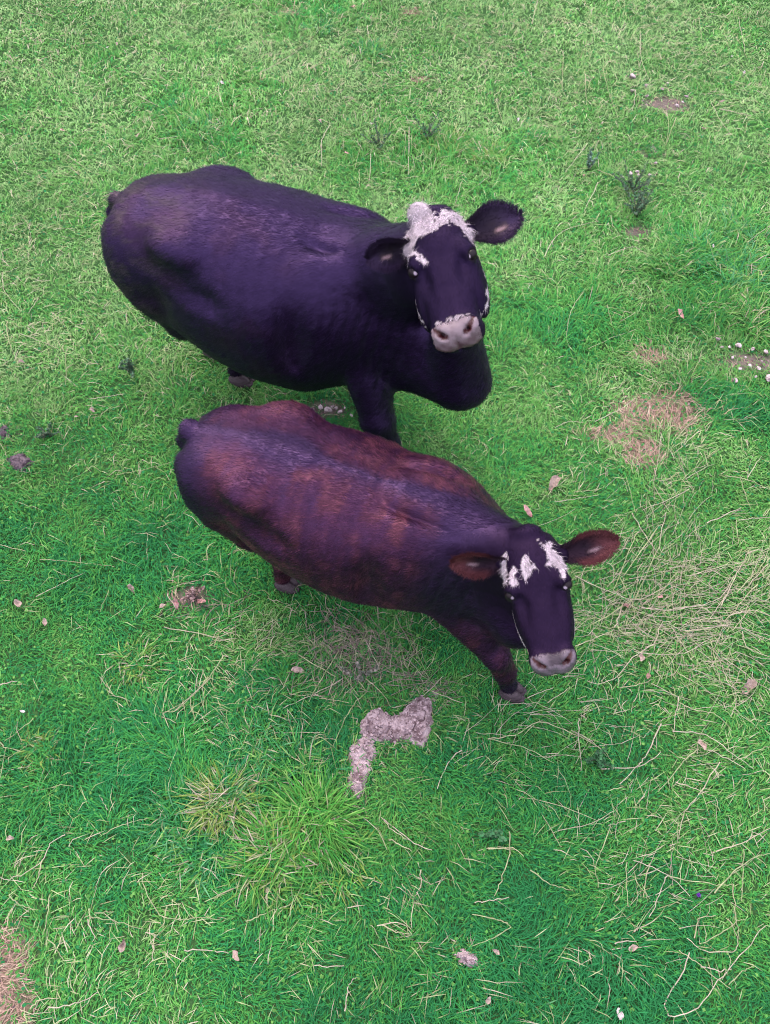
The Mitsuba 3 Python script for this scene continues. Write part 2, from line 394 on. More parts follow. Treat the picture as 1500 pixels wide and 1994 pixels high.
def coat(cow, p):
    c = cow.c
    l, hd = cow.loc(p), cow.hloc(p)
    on_head = (hd[:, 2] < .30) & (np.abs(hd[:, 0]) < .26) & (hd[:, 1] > -.08) & (hd[:, 1] < .62)
    front = on_head & (hd[:, 2] < .09)
    n1, n2, n3 = smudge(p, .22, 11 + c['seed']), smudge(p, .06, 12 + c['seed']), smudge(p, .018, 13 + c['seed'], 2)
    col = np.tile(c['dark'], (len(p), 1)).astype(float)
    if c['kind'] == 'brown':
        x, y, z = l.T
        wob = (n1 - .5) * .16
        red = sstep(.01, .07, y + wob) * sstep(.0, .12, x) * sstep(1.35, 1.1, x)                                     # far side of the spine
        red = np.maximum(red, .85 * sstep(.02, .12, -y + wob) * sstep(.06, .22, x + wob) * sstep(1.22, 1.0, x + wob))       # near flank and ribs
        red = np.maximum(red, .6 * sstep(.7, .5, z) * sstep(1.0, 1.1, x) * (z > .2))
        streak = meshkit.fbm(np.stack([x / .011, y / .16, z / .16], -1), 3, 31)
        red = red * np.clip(.22 + 1.9 * (n1 * .30 + n2 * .28 + streak * .42 - .36), 0, 1)
        red *= np.where(on_head, .15, 1.0)
        col = blend(col, c['red'], np.clip(red, 0, 1))
        col = blend(col, c['tan'], np.clip((red + .35 * sstep(.02, .1, y) * (n1 > .4)) * sstep(.46, .66, n2 * .35 + n1 * .3 + streak * .35), 0, .85))
    else:
        x, y, z = l.T
        col = blend(col, c['red'], .8 * sstep(.45, .65, n1) * sstep(1.2, .8, x) * np.where(on_head, .2, 1.0))
        col = blend(col, c['tan'], .55 * sstep(.5, .68, n2 * .7 + n3 * .35) * sstep(.55, .0, x) * (z > .55))            # dried mud and dust on the rump
    col *= (.62 + .5 * n3 + .26 * n2)[:, None]
    col[on_head] *= .62                                     # the face is the blackest hair
    # markings in the head's own measure: s across, t down the face
    j = np.stack([smudge(p, .016, 41, 2) - .5, smudge(p, .016, 42, 2) - .5], -1) * c['jit']
    st = hd[:, :2] + j
    for poly in c['white']:
        m = inside(st, poly) & front & (smudge(p, .009, 47, 2) > c['curl'])
        col[m] = np.array(WHITE) * (.65 + .6 * n3[m])[:, None]
    for s, t0, t1, q0, q1, w in c['jaw']:
        u = (st[:, 1] - t0) / (t1 - t0)
        m = on_head & (hd[:, 0] * s > .03) & (n2 > .36) & (u > 0) & (u < 1) & (np.abs(hd[:, 2] + j[:, 0] - (q0 + (q1 - q0) * u)) < w * np.sin(np.pi * np.clip(u, .05, .95)))
        col[m] = np.array(WHITE) * (.7 + .5 * n3[m])[:, None]
    # bare skin of the muzzle
    pad = on_head & (hd[:, 1] + j[:, 0] * .4 > .452 + 0.25 * hd[:, 0] ** 2) & (hd[:, 2] + j[:, 1] * .4 < .078) & (np.abs(hd[:, 0]) < .088)
    pw = sstep(.2, .8, n2 * .6 + n3 * .55 + .26 - hd[:, 2] * 7.5) * c['padmask'](hd)
    col[pad] = blend(np.tile(c['pad'][1], (len(p), 1)).astype(float), c['pad'][0], pw)[pad]
    rim = on_head & (np.abs(hd[:, 1] + j[:, 0] * .6 - .443) < .006) & (hd[:, 2] < .05) & (np.abs(hd[:, 0]) < .066) & (n3 > .34)
    if c['rim']:
        col[rim] = (col * .35 + .65 * np.array(WHITE) * (.5 + .8 * n3)[:, None])[rim]
    for s in (-1, 1):
        path = np.array([[.036, .500], [.050, .494], [.064, .478], [.073, .462]]) * [s, 1]
        q = np.concatenate([a + (b - a) * np.linspace(0, 1, 6)[:, None] for a, b in zip(path, path[1:])])
        d, at_ = cKDTree(q).query(hd[:, :2])
        w_ = np.interp(at_, [0, 8, 17], [.009, .012, .006])
        col = blend(col, (.050, .010, .014), sstep(w_, w_ * .6, d) * (hd[:, 2] < .07) * on_head)
        d = np.linalg.norm(hd - [s * .114, .205, .034], axis=1)
        col = blend(col, (.008, .006, .01), sstep(.033, .024, d))
    return col, pad


def strands(P, D, N, L, W, col):
    """Hairs as slender triangles: roots P, directions D, surface normals N."""
    side = np.cross(D, N)
    side /= np.linalg.norm(side, axis=1, keepdims=True) + 1e-9
    v = np.stack([P - side * W[:, None] / 2, P + side * W[:, None] / 2, P + D * L[:, None]], 1).reshape(-1, 3)
    f = np.arange(len(v)).reshape(-1, 3)
    return v, f, np.repeat(col, 3, 0)


def ear_mesh(B, d, m, L, Wd, curl, n=22, k=12):
    """A cupped leaf with thickness: B root, d along it, m the way its hollow faces."""
    d = d / np.linalg.norm(d)
    m = m - d * (m @ d)
    m /= np.linalg.norm(m)
    s = np.cross(m, d)
    u, v = np.linspace(0, 1, n), np.linspace(-1, 1, k)
    U, V = np.meshgrid(u, v, indexing='ij')
    w = Wd * np.maximum(np.interp(U, [0, .10, .22, .40, .58, .75, .88, .96, 1], [.40, .42, .58, .90, 1.0, .92, .68, .38, .10]), .05)
    a = V * curl * (1.25 - .5 * U)
    lat, dep = w * np.sin(a) / np.sin(curl), w * (1 - np.cos(a)) * 1.1 - w * .32
    Pm = B + d * (L * U)[..., None] + s * lat[..., None] + m * (dep - .03 * L * U * U * 3)[..., None]
    th = .011 * (1 - .6 * V ** 2) * (1 - .5 * U)
    A, Bk = Pm + m * th[..., None] * .4, Pm - m * th[..., None]
    v_ = np.vstack([A.reshape(-1, 3), Bk.reshape(-1, 3)])
    q = []
    for i in range(n - 1):
        for jj in range(k - 1):
            a0 = i * k + jj
            q += [[a0, a0 + k, a0 + k + 1, a0 + 1], [n * k + a0, n * k + a0 + 1, n * k + a0 + k + 1, n * k + a0 + k]]
        for jj, o in ((0, 0), (k - 1, 1)):
            a0 = i * k + jj
            e = [a0, a0 + n * k, a0 + k + n * k, a0 + k]
            q.append(e if o == 0 else e[::-1])
    for jj in range(k - 1):
        a0 = (n - 1) * k + jj
        q.append([a0, a0 + n * k, a0 + 1 + n * k, a0 + 1])
    q = np.array(q)
    return v_, np.vstack([q[:, [0, 1, 2]], q[:, [0, 2, 3]]]), U.ravel(), V.ravel(), (s, d, m), Pm.reshape(-1, 3)


BLACK.update(kind='black', curl=.27, jit=.035, dark=(.0064, .0032, .0142), red=(.0085, .0037, .0135), tan=(.042, .031, .044), pad=((.22, .165, .21), (.08, .038, .055)), rim=True, padmask=lambda hd: 1.0 + 0 * hd[:, 0],
    white=[[(-.155, .17), (-.150, .06), (-.10, -.03), (-.045, -.10), (.0, -.08), (-.01, .0), (.03, .035), (.05, -.005), (.10, .01), (.135, .09), (.135, .15), (.105, .13), (.095, .085), (.06, .062), (.02, .085), (-.03, .092), (-.075, .09), (-.10, .115), (-.085, .135), (-.06, .16), (-.045, .205), (-.065, .20), (-.09, .165), (-.115, .15), (-.13, .19)],
           ],
    jaw=[(-1, .26, .41, .090, .082, .007), (1, .23, .43, .105, .092, .014)],
    ears=[dict(b=(.105, .082, .085), d=(1, -.04, .05), m=(.10, .30, -1), L=.205, w=.070, curl=1.0), dict(b=(-.105, .07, .07), d=(-1, .06, -.05), m=(.45, .9, -.8), L=.175, w=.054, curl=1.15)],
    earcol=((.006, .004, .009), (.008, .0045, .014), (.30, .20, .24)))
BROWN.update(kind='brown', curl=.15, jit=.016, dark=(.0085, .0040, .0155), red=(.036, .0082, .0245), tan=(.078, .024, .040), pad=((.175, .135, .185), (.036, .023, .038)), rim=False, padmask=lambda hd: np.clip(1.15 - 1.6 * np.exp(-((hd[:, 0] - .01) / .03) ** 2) * (hd[:, 1] < .5), .1, 1) * .8,
    white=[[(-.128, .165), (-.122, .09), (-.098, .03), (-.090, .03), (-.104, .08), (-.106, .12), (-.115, .165)], [(-.095, .175), (-.108, .15), (-.094, .115), (-.07, .10), (-.064, .12), (-.08, .14), (-.068, .175)],
           [(-.050, .15), (-.038, .075), (-.025, .06), (-.014, .075), (-.006, .105), (.018, .125), (-.010, .125), (-.024, .15), (-.040, .165)],
           [(.035, .01), (.055, .045), (.085, .02), (.09, .04), (.085, .065), (.115, .10), (.135, .15), (.118, .15), (.112, .18), (.095, .18), (.10, .135), (.075, .12), (.045, .12), (.065, .095), (.06, .06)]],
    jaw=[(-1, .25, .45, .10, .085, .010), (1, .26, .44, .115, .10, .011)],
    ears=[dict(b=(.105, .08, .085), d=(1, -.03, .05), m=(.1, .35, -1), L=.235, w=.058, curl=1.05), dict(b=(-.105, .07, .05), d=(-1, -.10, -.20), m=(.3, .95, -.85), L=.205, w=.052, curl=1.15)],
    earcol=((.012, .006, .012), (.066, .020, .026), (.24, .16, .20)))

_h = [Cow(c_) for c_ in (BLACK, BROWN)]
FACES = [c_.Hd(0, .25, .08).tolist() for c_ in _h]


def gloss(p, n, uv):
    """The hair of the face is short and dull, the body coat has a shine."""
    d = dr.minimum(*[dr.norm(mi.Vector3f(p) - mi.Vector3f(q)) for q in FACES])
    return mikit.smoothstep(.26, .40, d)


def coat_look(rough, spec, sheen):
    return {'type': 'principled', 'base_color': {'type': 'mesh_attribute', 'name': 'vertex_color'}, 'roughness': rough, 'specular': spec, 'spec_tint': .64, 'sheen': sheen, 'sheen_tint': 1.0}


scene['hide'] = {'type': 'twosided', 'b': {'type': 'blendbsdf', 'weight': mikit.proc(gloss), 'dull': coat_look(.6, .17, .1), 'shiny': coat_look(.44, .38, .22)}}
scene['hair'] = {'type': 'twosided', 'b': {'type': 'blendbsdf', 'weight': mikit.proc(gloss), 'dull': coat_look(.6, .17, .1), 'shiny': coat_look(.45, .38, .0)}}
scene['skin'] = {'type': 'bumpmap', 'arbitrary': mikit.proc(lambda p, n, uv: mikit.voronoi(p.x * 190 + p.z * 60, p.y * 190 - p.z * 120)[0], 2e-3), 'scale': .0018,
                 'b': {'type': 'principled', 'base_color': {'type': 'mesh_attribute', 'name': 'vertex_color'}, 'roughness': .38, 'specular': .5}}
scene['eyeball'] = {'type': 'principled', 'base_color': {'type': 'mesh_attribute', 'name': 'vertex_color'}, 'roughness': .1, 'specular': .25}
scene['hoof'] = {'type': 'twosided', 'b': {'type': 'principled', 'base_color': mikit.proc(lambda p, n, uv: mikit.mix((.022, .014, .022), (.085, .058, .08), mikit.fbm(p.x * 40, p.y * 40, p.z * 120))), 'roughness': .6}}


def make_cow(spec, label, h):
    key = numbered('cow')
    rng = np.random.default_rng(spec['seed'])
    cow = Cow(spec)
    v, f = cow.build(h)
    col, pad = coat(cow, v)
    mesh = trimesh.Trimesh(v, f, process=False)
    N = np.array(mesh.vertex_normals)
    pf = pad[f].all(1)
    def piece(name, fs, bsdf):
        use, inv = np.unique(fs, return_inverse=True)
        scene[f'{key}__{name}'] = mikit.ply((v[use], inv.reshape(-1, 3)), bsdf, smooth=True, color=col[use])
    piece('body', f[~pf], 'hide')
    piece('muzzle', f[pf], 'skin')
    tag(key, label, 'cow')
    labels[f'{key}__muzzle'] = {'label': spec['muzzle_label']}
    hs = cow.hs
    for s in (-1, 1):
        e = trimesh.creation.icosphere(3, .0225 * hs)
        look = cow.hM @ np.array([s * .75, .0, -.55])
        white = .8 * sstep(.90, .97, e.vertex_normals @ (cow.hM @ np.array([-s * .42, .62, -.66])))  # small lilac-white glint painted into the eyeball colour
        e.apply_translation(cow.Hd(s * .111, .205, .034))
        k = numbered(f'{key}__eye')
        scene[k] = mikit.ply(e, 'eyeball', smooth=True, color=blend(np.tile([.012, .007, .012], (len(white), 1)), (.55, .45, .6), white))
    # the short coat, hair by hair
    area = mesh.area_faces * ~pf
    toward = (np.einsum('ij,ij->i', mesh.face_normals, EYE - v[f].mean(1)) > -.2)
    prob = area * np.where(toward, 1, .25)
    n = spec['hairs']
    fi = rng.choice(len(f), n, p=prob / prob.sum())
    r1, r2 = np.sqrt(rng.random(n)), rng.random(n)
    bary = np.stack([1 - r1, r1 * (1 - r2), r1 * r2], 1)
    Pp = (v[f[fi]] * bary[..., None]).sum(1)
    Nn = (N[f[fi]] * bary[..., None]).sum(1)
    Nn /= np.linalg.norm(Nn, axis=1, keepdims=True)
    cc, pd = coat(cow, Pp + rng.normal(0, .0035, Pp.shape))
    hd, lc = cow.hloc(Pp), cow.loc(Pp)
    on_head = (hd[:, 2] < .30) & (np.abs(hd[:, 0]) < .26) & (hd[:, 1] > -.08) & (hd[:, 1] < .62)
    flow = cow.M @ np.array([-1, 0, -.55])
    D = np.tile(flow, (n, 1))
    D[on_head] = cow.hM[:, 1] * .8 + cow.hM[:, 2] * .3
    D += rng.normal(0, .28, (n, 3)) + (smudge(Pp, .1, 77)[:, None] - .5) * cow.M[:, 1] * 1.2
    white = cc.min(1) > .2
    tuft = white & on_head & (hd[:, 1] < .16)
    D[tuft] += rng.normal(0, .7, (tuft.sum(), 3))
    D -= Nn * np.einsum('ij,ij->i', D, Nn)[:, None]
    D /= np.linalg.norm(D, axis=1, keepdims=True)
    D += Nn * np.where(tuft, .5, .22)[:, None]
    D /= np.linalg.norm(D, axis=1, keepdims=True)
    L = np.where(on_head, .017, .032) * (.6 + .8 * rng.random(n)) * spec['S']
    L[tuft] *= 1.7
    keep = ~pd & (np.linalg.norm(np.minimum(np.abs(hd - [.114, .205, .034]), np.abs(hd - [-.114, .205, .034])), axis=1) > .03)
    cc = cc * (.40 + 2.0 * rng.random(n) ** 2)[:, None]
    sv, sf, sc = strands(Pp[keep] - Nn[keep] * .001, D[keep], Nn[keep], L[keep], np.where(on_head, .0018, .0030)[keep], cc[keep])
    scene[f'{key}__coat_hair'] = mikit.ply((sv, sf), 'hair', color=sc)
    tag(f'{key}__coat_hair', kind='stuff')
    # ears with their fringes
    for e in spec['ears']:
        B, d, m = cow.Hd(*e['b']), cow.hM @ np.array(e['d'], float), cow.hM @ np.array(e['m'], float)
        ev, ef, U, V, fr, Pm = ear_mesh(B, d, m, e['L'] * hs, e['w'] * hs, e['curl'])
        k = numbered(f'{key}__ear')
        inner, outer, pink = spec['earcol']
        rimness = sstep(.45, .95, np.maximum(np.abs(V), U * 1.02)) * sstep(.2, .45, U)
        ci = blend(np.tile(inner, (len(U), 1)).astype(float), outer, rimness)
        low = e['d'][0] > 0
        Vd = -V if low else V
        ci = blend(ci, pink, .95 * np.exp(-((U - .62) / .10) ** 4 - ((Vd - .26 + .3 * (U - .62)) / .12) ** 4))
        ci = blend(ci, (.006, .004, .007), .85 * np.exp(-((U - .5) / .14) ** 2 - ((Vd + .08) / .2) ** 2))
        co = blend(np.tile(spec['dark'], (len(U), 1)).astype(float), outer, .6 * rimness)
        ec = np.vstack([ci, co]) * (.75 + .5 * smudge(ev, .012, 5)[:, None])
        scene[k] = mikit.ply((ev, ef), 'hide', smooth=True, color=ec)
        s_, d_, m_ = fr
        nh = 4200
        uu, vv = rng.random(nh) ** .8, rng.choice([-1, 1], nh) * np.sqrt(rng.random(nh))
        edge = rng.random(nh) < .55
        vv[edge] = np.sign(vv[edge]) * (.9 + .1 * rng.random(edge.sum()))
        tip = rng.random(nh) < .12
        uu[tip] = .97 + .03 * rng.random(tip.sum())
        i, j = np.clip((uu * 21).round().astype(int), 0, 21), np.clip(((vv + 1) / 2 * 11).round().astype(int), 0, 11)
        a = i * 12 + j
        base = Pm[a] + rng.normal(0, .003, (nh, 3))
        Dh = d_ * .55 + s_ * (vv * .9)[:, None] + m_ * (.25 + .3 * rng.random(nh))[:, None] + rng.normal(0, .25, (nh, 3))
        Dh /= np.linalg.norm(Dh, axis=1, keepdims=True)
        hc = ci[a] * (.7 + .9 * rng.random(nh))[:, None]
        hv, hf, hcol = strands(base, Dh, np.tile(m_, (nh, 1)), (.010 + .020 * rng.random(nh) ** 1.5) * hs, np.full(nh, .0016), hc)
        scene[f'{k}__ear_hair'] = mikit.ply((hv, hf), 'hair', color=hcol)
        tag(f'{k}__ear_hair', kind='stuff')
    # cloven hooves
    for x, y, z in cow.feet:
        parts = []
        for s in (-1, 1):
            g = trimesh.creation.icosphere(3, 1.0)
            q = np.array(g.vertices) * [.062, .032, .045]
            q[:, 2] = np.maximum(q[:, 2], -.03)
            q[:, :2] *= (1.12 - 2.6 * np.maximum(q[:, 2], -.03) - .1)[:, None]
            q[:, 0] += .02 + .02 * (q[:, 2] < -.01) + np.where(q[:, 0] > 0, -.35 * np.maximum(q[:, 2], 0), 0)
            q[:, 1] += s * .03 - s * .12 * np.maximum(q[:, 0], 0)
            parts.append(trimesh.Trimesh(q * spec['S'] * 1.1, g.faces, process=False))
        g = trimesh.util.concatenate(parts)
        g.vertices = np.array([cow.W(x + a, y + b, .035 * spec['S'] + c_) for a, b, c_ in g.vertices])
        k = numbered(f'{key}__hoof')
        scene[k] = mikit.ply(g, 'hoof', smooth=40)
    # tail switch
    nh, tp = 900, np.array([cow.W(*p) for p, _ in spec['tailchain'][-2:]])
    t = rng.random(nh)
    base = tp[0] * (1 - t[:, None]) + tp[1] * t[:, None] + rng.normal(0, .012, (nh, 3))
    Dh = np.array([0, 0, -1.]) + rng.normal(0, .1, (nh, 3))
    hv, hf, hc = strands(base, Dh, np.tile(cow.M[:, 0], (nh, 1)), .12 + .15 * rng.random(nh), np.full(nh, .002), np.tile(spec['dark'], (nh, 1)) * (.6 + .8 * rng.random((nh, 1))))
    scene[f'{key}__tail_switch'] = mikit.ply((hv, hf), 'hair', color=hc)
    tag(f'{key}__tail_switch', kind='stuff')
    return cow


BLACK.update(hairs=130000, muzzle_label='pale pinkish grey muzzle with white upper rim')
BROWN.update(hairs=100000, muzzle_label='grey muzzle mottled with pale pink')
black_cow = make_cow(BLACK, 'large black cow with white marked forehead looking up, the farther of the two', .0088)
brown_cow = make_cow(BROWN, 'smaller dark brown cow with white flecked forehead and reddish ears, nearer to the camera', .0083)
FEET = [tuple(c_.W(*f_)[:2]) for c_ in (black_cow, brown_cow) for f_ in c_.feet]

# ---------------------------------------------------------------- the pasture
def gz(x, y):
    near = np.exp(-((np.asarray(x) ** 2 + (np.asarray(y) - 4) ** 2) / 14 ** 2) ** 2)
    return (.07 * (nz(x, y, 1.3, 1) - .5) + .035 * (nz(x, y, .32, 2, 2) - .5)) * near - .015


def ground(u, v, up=0.0):
    p = at(u, v, 0)
    p = at(u, v, gz(p[0], p[1]))
    return np.array([p[0], p[1], gz(p[0], p[1]) + up])


# places where the turf is worn or dead: photo spot, radii in metres along and across, kind
BARE = [(((1280, 800)), .34, .20, 'dead'), ((1255, 880), .16, .14, 'dead'), ((1265, 690), .16, .10, 'dead'), ((1470, 700), .30, .14, 'soil'), ((1300, 200), .26, .16, 'soil'), ((1270, 295), .12, .10, 'soil'),
        ((45, 905), .12, .06, 'soil'), ((12, 845), .10, .10, 'soil'), ((5, 1900), .12, .22, 'dead'), ((20, 1965), .14, .10, 'dead'), ((712, 1470), .09, .09, 'soil'), ((700, 1530), .08, .10, 'soil'), ((770, 1410), .20, .13, 'soil'),
        ((640, 800), .20, .10, 'soil'), ((375, 1165), .16, .10, 'soil'), ((1245, 445), .16, .10, 'soil'), ((460, 1600), .07, .06, 'soil'), ((660, 1585), .10, .06, 'soil'), ((800, 20), .12, .08, 'dead'), ((560, 20), .16, .07, 'dead'),
        ((1190, 840), .2, .1, 'dead'), ((820, 150), .13, .05, 'dead')]
STRAWY = [((1330, 1250), 1.1, .55, .55), ((1420, 1150), .6, .5, .5), ((1350, 1640), .8, .5, .30), ((60, 600), 1.1, 1.2, .40), ((150, 420), 1.4, 1.0, .30), ((1200, 80), 3.0, 1.2, .42), ((600, 150), 1.6, .8, .30), ((100, 60), 2.0, 1.2, .35),
          ((700, 1250), .6, .35, .45), ((1280, 830), .55, .45, .75), ((650, 1780), .5, .3, .45), ((220, 1850), .6, .4, .3), ((340, 1290), .35, .25, .4), ((300, 180), 1.2, .6, .2), ((1000, 1400), .7, .4, .3), ((1420, 1480), .6, .5, .3)]
LUSH = [((1400, 470), .8, .55), ((1430, 580), .7, .4), ((440, 190), .7, .5), ((400, 250), .6, .4), ((850, 290), .7, .35), ((540, 1430), .8, .5), ((480, 1520), .6, .4), ((330, 1420), .6, .4), ((560, 1620), .6, .4), ((280, 1480), .8, .5), ((980, 1900), .7, .3),
        ((900, 1560), .8, .4), ((1060, 1930), .6, .3), ((690, 1130), .5, .3), ((300, 1120), .7, .4), ((1380, 780), .5, .3), ((1100, 620), .6, .4), ((620, 30), .8, .4), ((400, 1400), .6, .3), ((880, 1700), .5, .3), ((1250, 430), .4, .2)]


def spots(x, y, table):
    out = np.zeros(np.shape(x))
    for (u, v), a, b, *w in table:
        p = at(u, v)
        d = ((x - p[0]) / a) ** 2 + ((y - p[1]) / b) ** 2
        out = np.maximum(out, (w[0] if w and not isinstance(w[0], str) else 1.0) * np.exp(-d))
    return out


def cover(x, y):
    """bare, dead, straw and lush shares of the turf at a place, each 0 to 1."""
    wob = (nz(x, y, .13, 21, 2) - .5) * .8
    soil = sstep(.35, .95, spots(x, y, [b for b in BARE if b[3] == 'soil']) + wob * .9)
    dead = sstep(.3, .8, spots(x, y, [b for b in BARE if b[3] == 'dead']) + wob * .7)
    n, m = nz(x, y, .55, 22), nz(x, y, .16, 23, 2)
    far = sstep(2.5, 6.5, y)
    straw = np.clip(spots(x, y, STRAWY) + .04 + .26 * far + (n - .5) * .9 + (m - .5) * .6, 0, 1)
    lush = np.clip(spots(x, y, LUSH) + (nz(x, y, .8, 24) - .5) * 1.6 + (nz(x, y, .2, 25, 2) - .5) * .9 - straw * .35, 0, 1)
    return soil, dead, straw, lush


g = np.concatenate([-np.geomspace(2500, 9, 14), np.linspace(-8, 8, 241), np.geomspace(9, 2500, 14)])
X, Y = np.meshgrid(g, g + 4, indexing='ij')
k = len(g)
i = (np.arange(k - 1)[:, None] * k + np.arange(k - 1)).ravel()
V = np.stack([X.ravel(), Y.ravel(), gz(X, Y).ravel()], 1)
soil, dead, straw, lush = cover(V[:, 0], V[:, 1])
C = np.tile([.046, .115, .040], (len(V), 1)) * (1 + (.6 * (nz(V[:, 0], V[:, 1], .09, 26) - .5) + .4 * (nz(V[:, 0], V[:, 1], 1.1, 37) - .5)) * (np.abs(V[:, 0]) < 8.1) * (np.abs(V[:, 1] - 4) < 8.1))[:, None]
C = blend(C, (.075, .185, .060), .8 * sstep(6.5, 9.5, np.hypot(V[:, 0], V[:, 1] - 4)))                 # farther out the sheet carries the colour of the turf itself
C = blend(C, (.26, .18, .15), .8 * dead)
C = blend(C, (.20, .15, .155), .85 * soil)
C *= (1 + .5 * (nz(V[:, 0], V[:, 1], .07, 33, 2) - .5) * (np.abs(V[:, 0]) < 8.1) * (np.abs(V[:, 1] - 4) < 8.1))[:, None]
scene['pasture_ground'] = mikit.ply((V, np.stack([i, i + k, i + k + 1, i + 1], 1)), {'type': 'bumpmap', 'arbitrary': mikit.proc(lambda p, n, uv: mikit.fbm(p.x * 60, p.y * 60, 0, 3), 3e-3), 'scale': .02,
                                    'b': {'type': 'principled', 'base_color': {'type': 'mesh_attribute', 'name': 'vertex_color'}, 'roughness': .95, 'specular': .1}}, smooth=True, color=C)
tag('pasture_ground', 'grazed green pasture ground under the turf', 'pasture', kind='structure')

scene['leafblade'] = {'type': 'twosided', 'b': {'type': 'principled', 'base_color': {'type': 'mesh_attribute', 'name': 'vertex_color'}, 'roughness': .7, 'specular': .12}}
GREENS = np.array([(.041, .243, .054), (.020, .172, .056), (.078, .272, .056), (.130, .318, .080), (.198, .358, .140)])
STRAWS = np.array([(.31, .36, .20), (.37, .38, .25), (.27, .30, .16), (.40, .35, .29)])


def leafy(v, f, c, lift=1.1):
    """Blades as a shape: faces turned upwards and their shading normals eased towards the sky, as light passing through thin blades does."""
    n = np.cross(v[f[:, 1]] - v[f[:, 0]], v[f[:, 2]] - v[f[:, 0]])
    down = n[:, 2] < 0
    f = np.where(down[:, None], f[:, ::-1], f)
    n = np.where(down[:, None], -n, n)
    n /= np.linalg.norm(n, axis=1, keepdims=True) + 1e-20
    vn = np.zeros_like(v)
    for k in range(3):
        np.add.at(vn, f[:, k], n)
    vn /= np.linalg.norm(vn, axis=1, keepdims=True) + 1e-20
    vn[:, 2] += lift
    vn /= np.linalg.norm(vn, axis=1, keepdims=True)
    return {'type': 'ply', 'filename': meshkit.write_ply((v, f), False, None, c, normals=vn), 'face_normals': False, 'bsdf': {'type': 'ref', 'id': 'leafblade'}}
DEADS = np.array([(.38, .25, .22), (.44, .32, .27), (.30, .20, .17)])


def blades(x, y, z0, L, lean, az, W, col, bend=.35):
    """Grass blades of two segments; lean 0 upright to 1 lying."""
    n = len(x)
    d = np.stack([np.cos(az), np.sin(az), np.zeros(n)], 1)
    s = np.stack([-d[:, 1], d[:, 0], np.zeros(n)], 1)
    up = np.array([0, 0, 1.0])
    r = np.stack([x, y, z0], 1)
    m = r + d * (L * lean * .42)[:, None] + up * (L * np.sqrt(np.maximum(.02, 1 - lean ** 2)) * .55)[:, None]
    t = r + d * (L * np.minimum(1, lean + bend * .5))[:, None] + up * (L * np.sqrt(np.maximum(.01, 1 - np.minimum(1, lean + bend) ** 2)) * .8)[:, None]
    w = W[:, None] / 2
    v = np.stack([r - s * w * .7, r + s * w * .7, m + s * w, m - s * w, t], 1).reshape(-1, 3)
    q = np.array([[0, 1, 2], [0, 2, 3], [3, 2, 4]])
    f = (q[None] + 5 * np.arange(n)[:, None, None]).reshape(-1, 3)
    return v, f, np.repeat(col, 5, 0)


def leaves(x, y, z, size, az, tilt, col):
    """Small diamond leaflets of clover and dock."""
    n = len(x)
    d = np.stack([np.cos(az) * np.cos(tilt), np.sin(az) * np.cos(tilt), np.sin(tilt)], 1)
    s = np.stack([-np.sin(az), np.cos(az), np.zeros(n)], 1)
    r = np.stack([x, y, z], 1)
    a = size[:, None]
    v = np.stack([r, r + d * a * .55 + s * a * .42, r + d * a, r + d * a * .55 - s * a * .42], 1).reshape(-1, 3)
    v[0::4, 2] += 0
    f = (np.array([[0, 1, 2], [0, 2, 3]])[None] + 4 * np.arange(n)[:, None, None]).reshape(-1, 3)
    return v, f, np.repeat(col, 4, 0)


def join(parts):
    at_ = np.cumsum([0] + [len(p[0]) for p in parts])
    return np.vstack([p[0] for p in parts]), np.vstack([p[1] + a for p, a in zip(parts, at_)]), np.vstack([p[2] for p in parts])


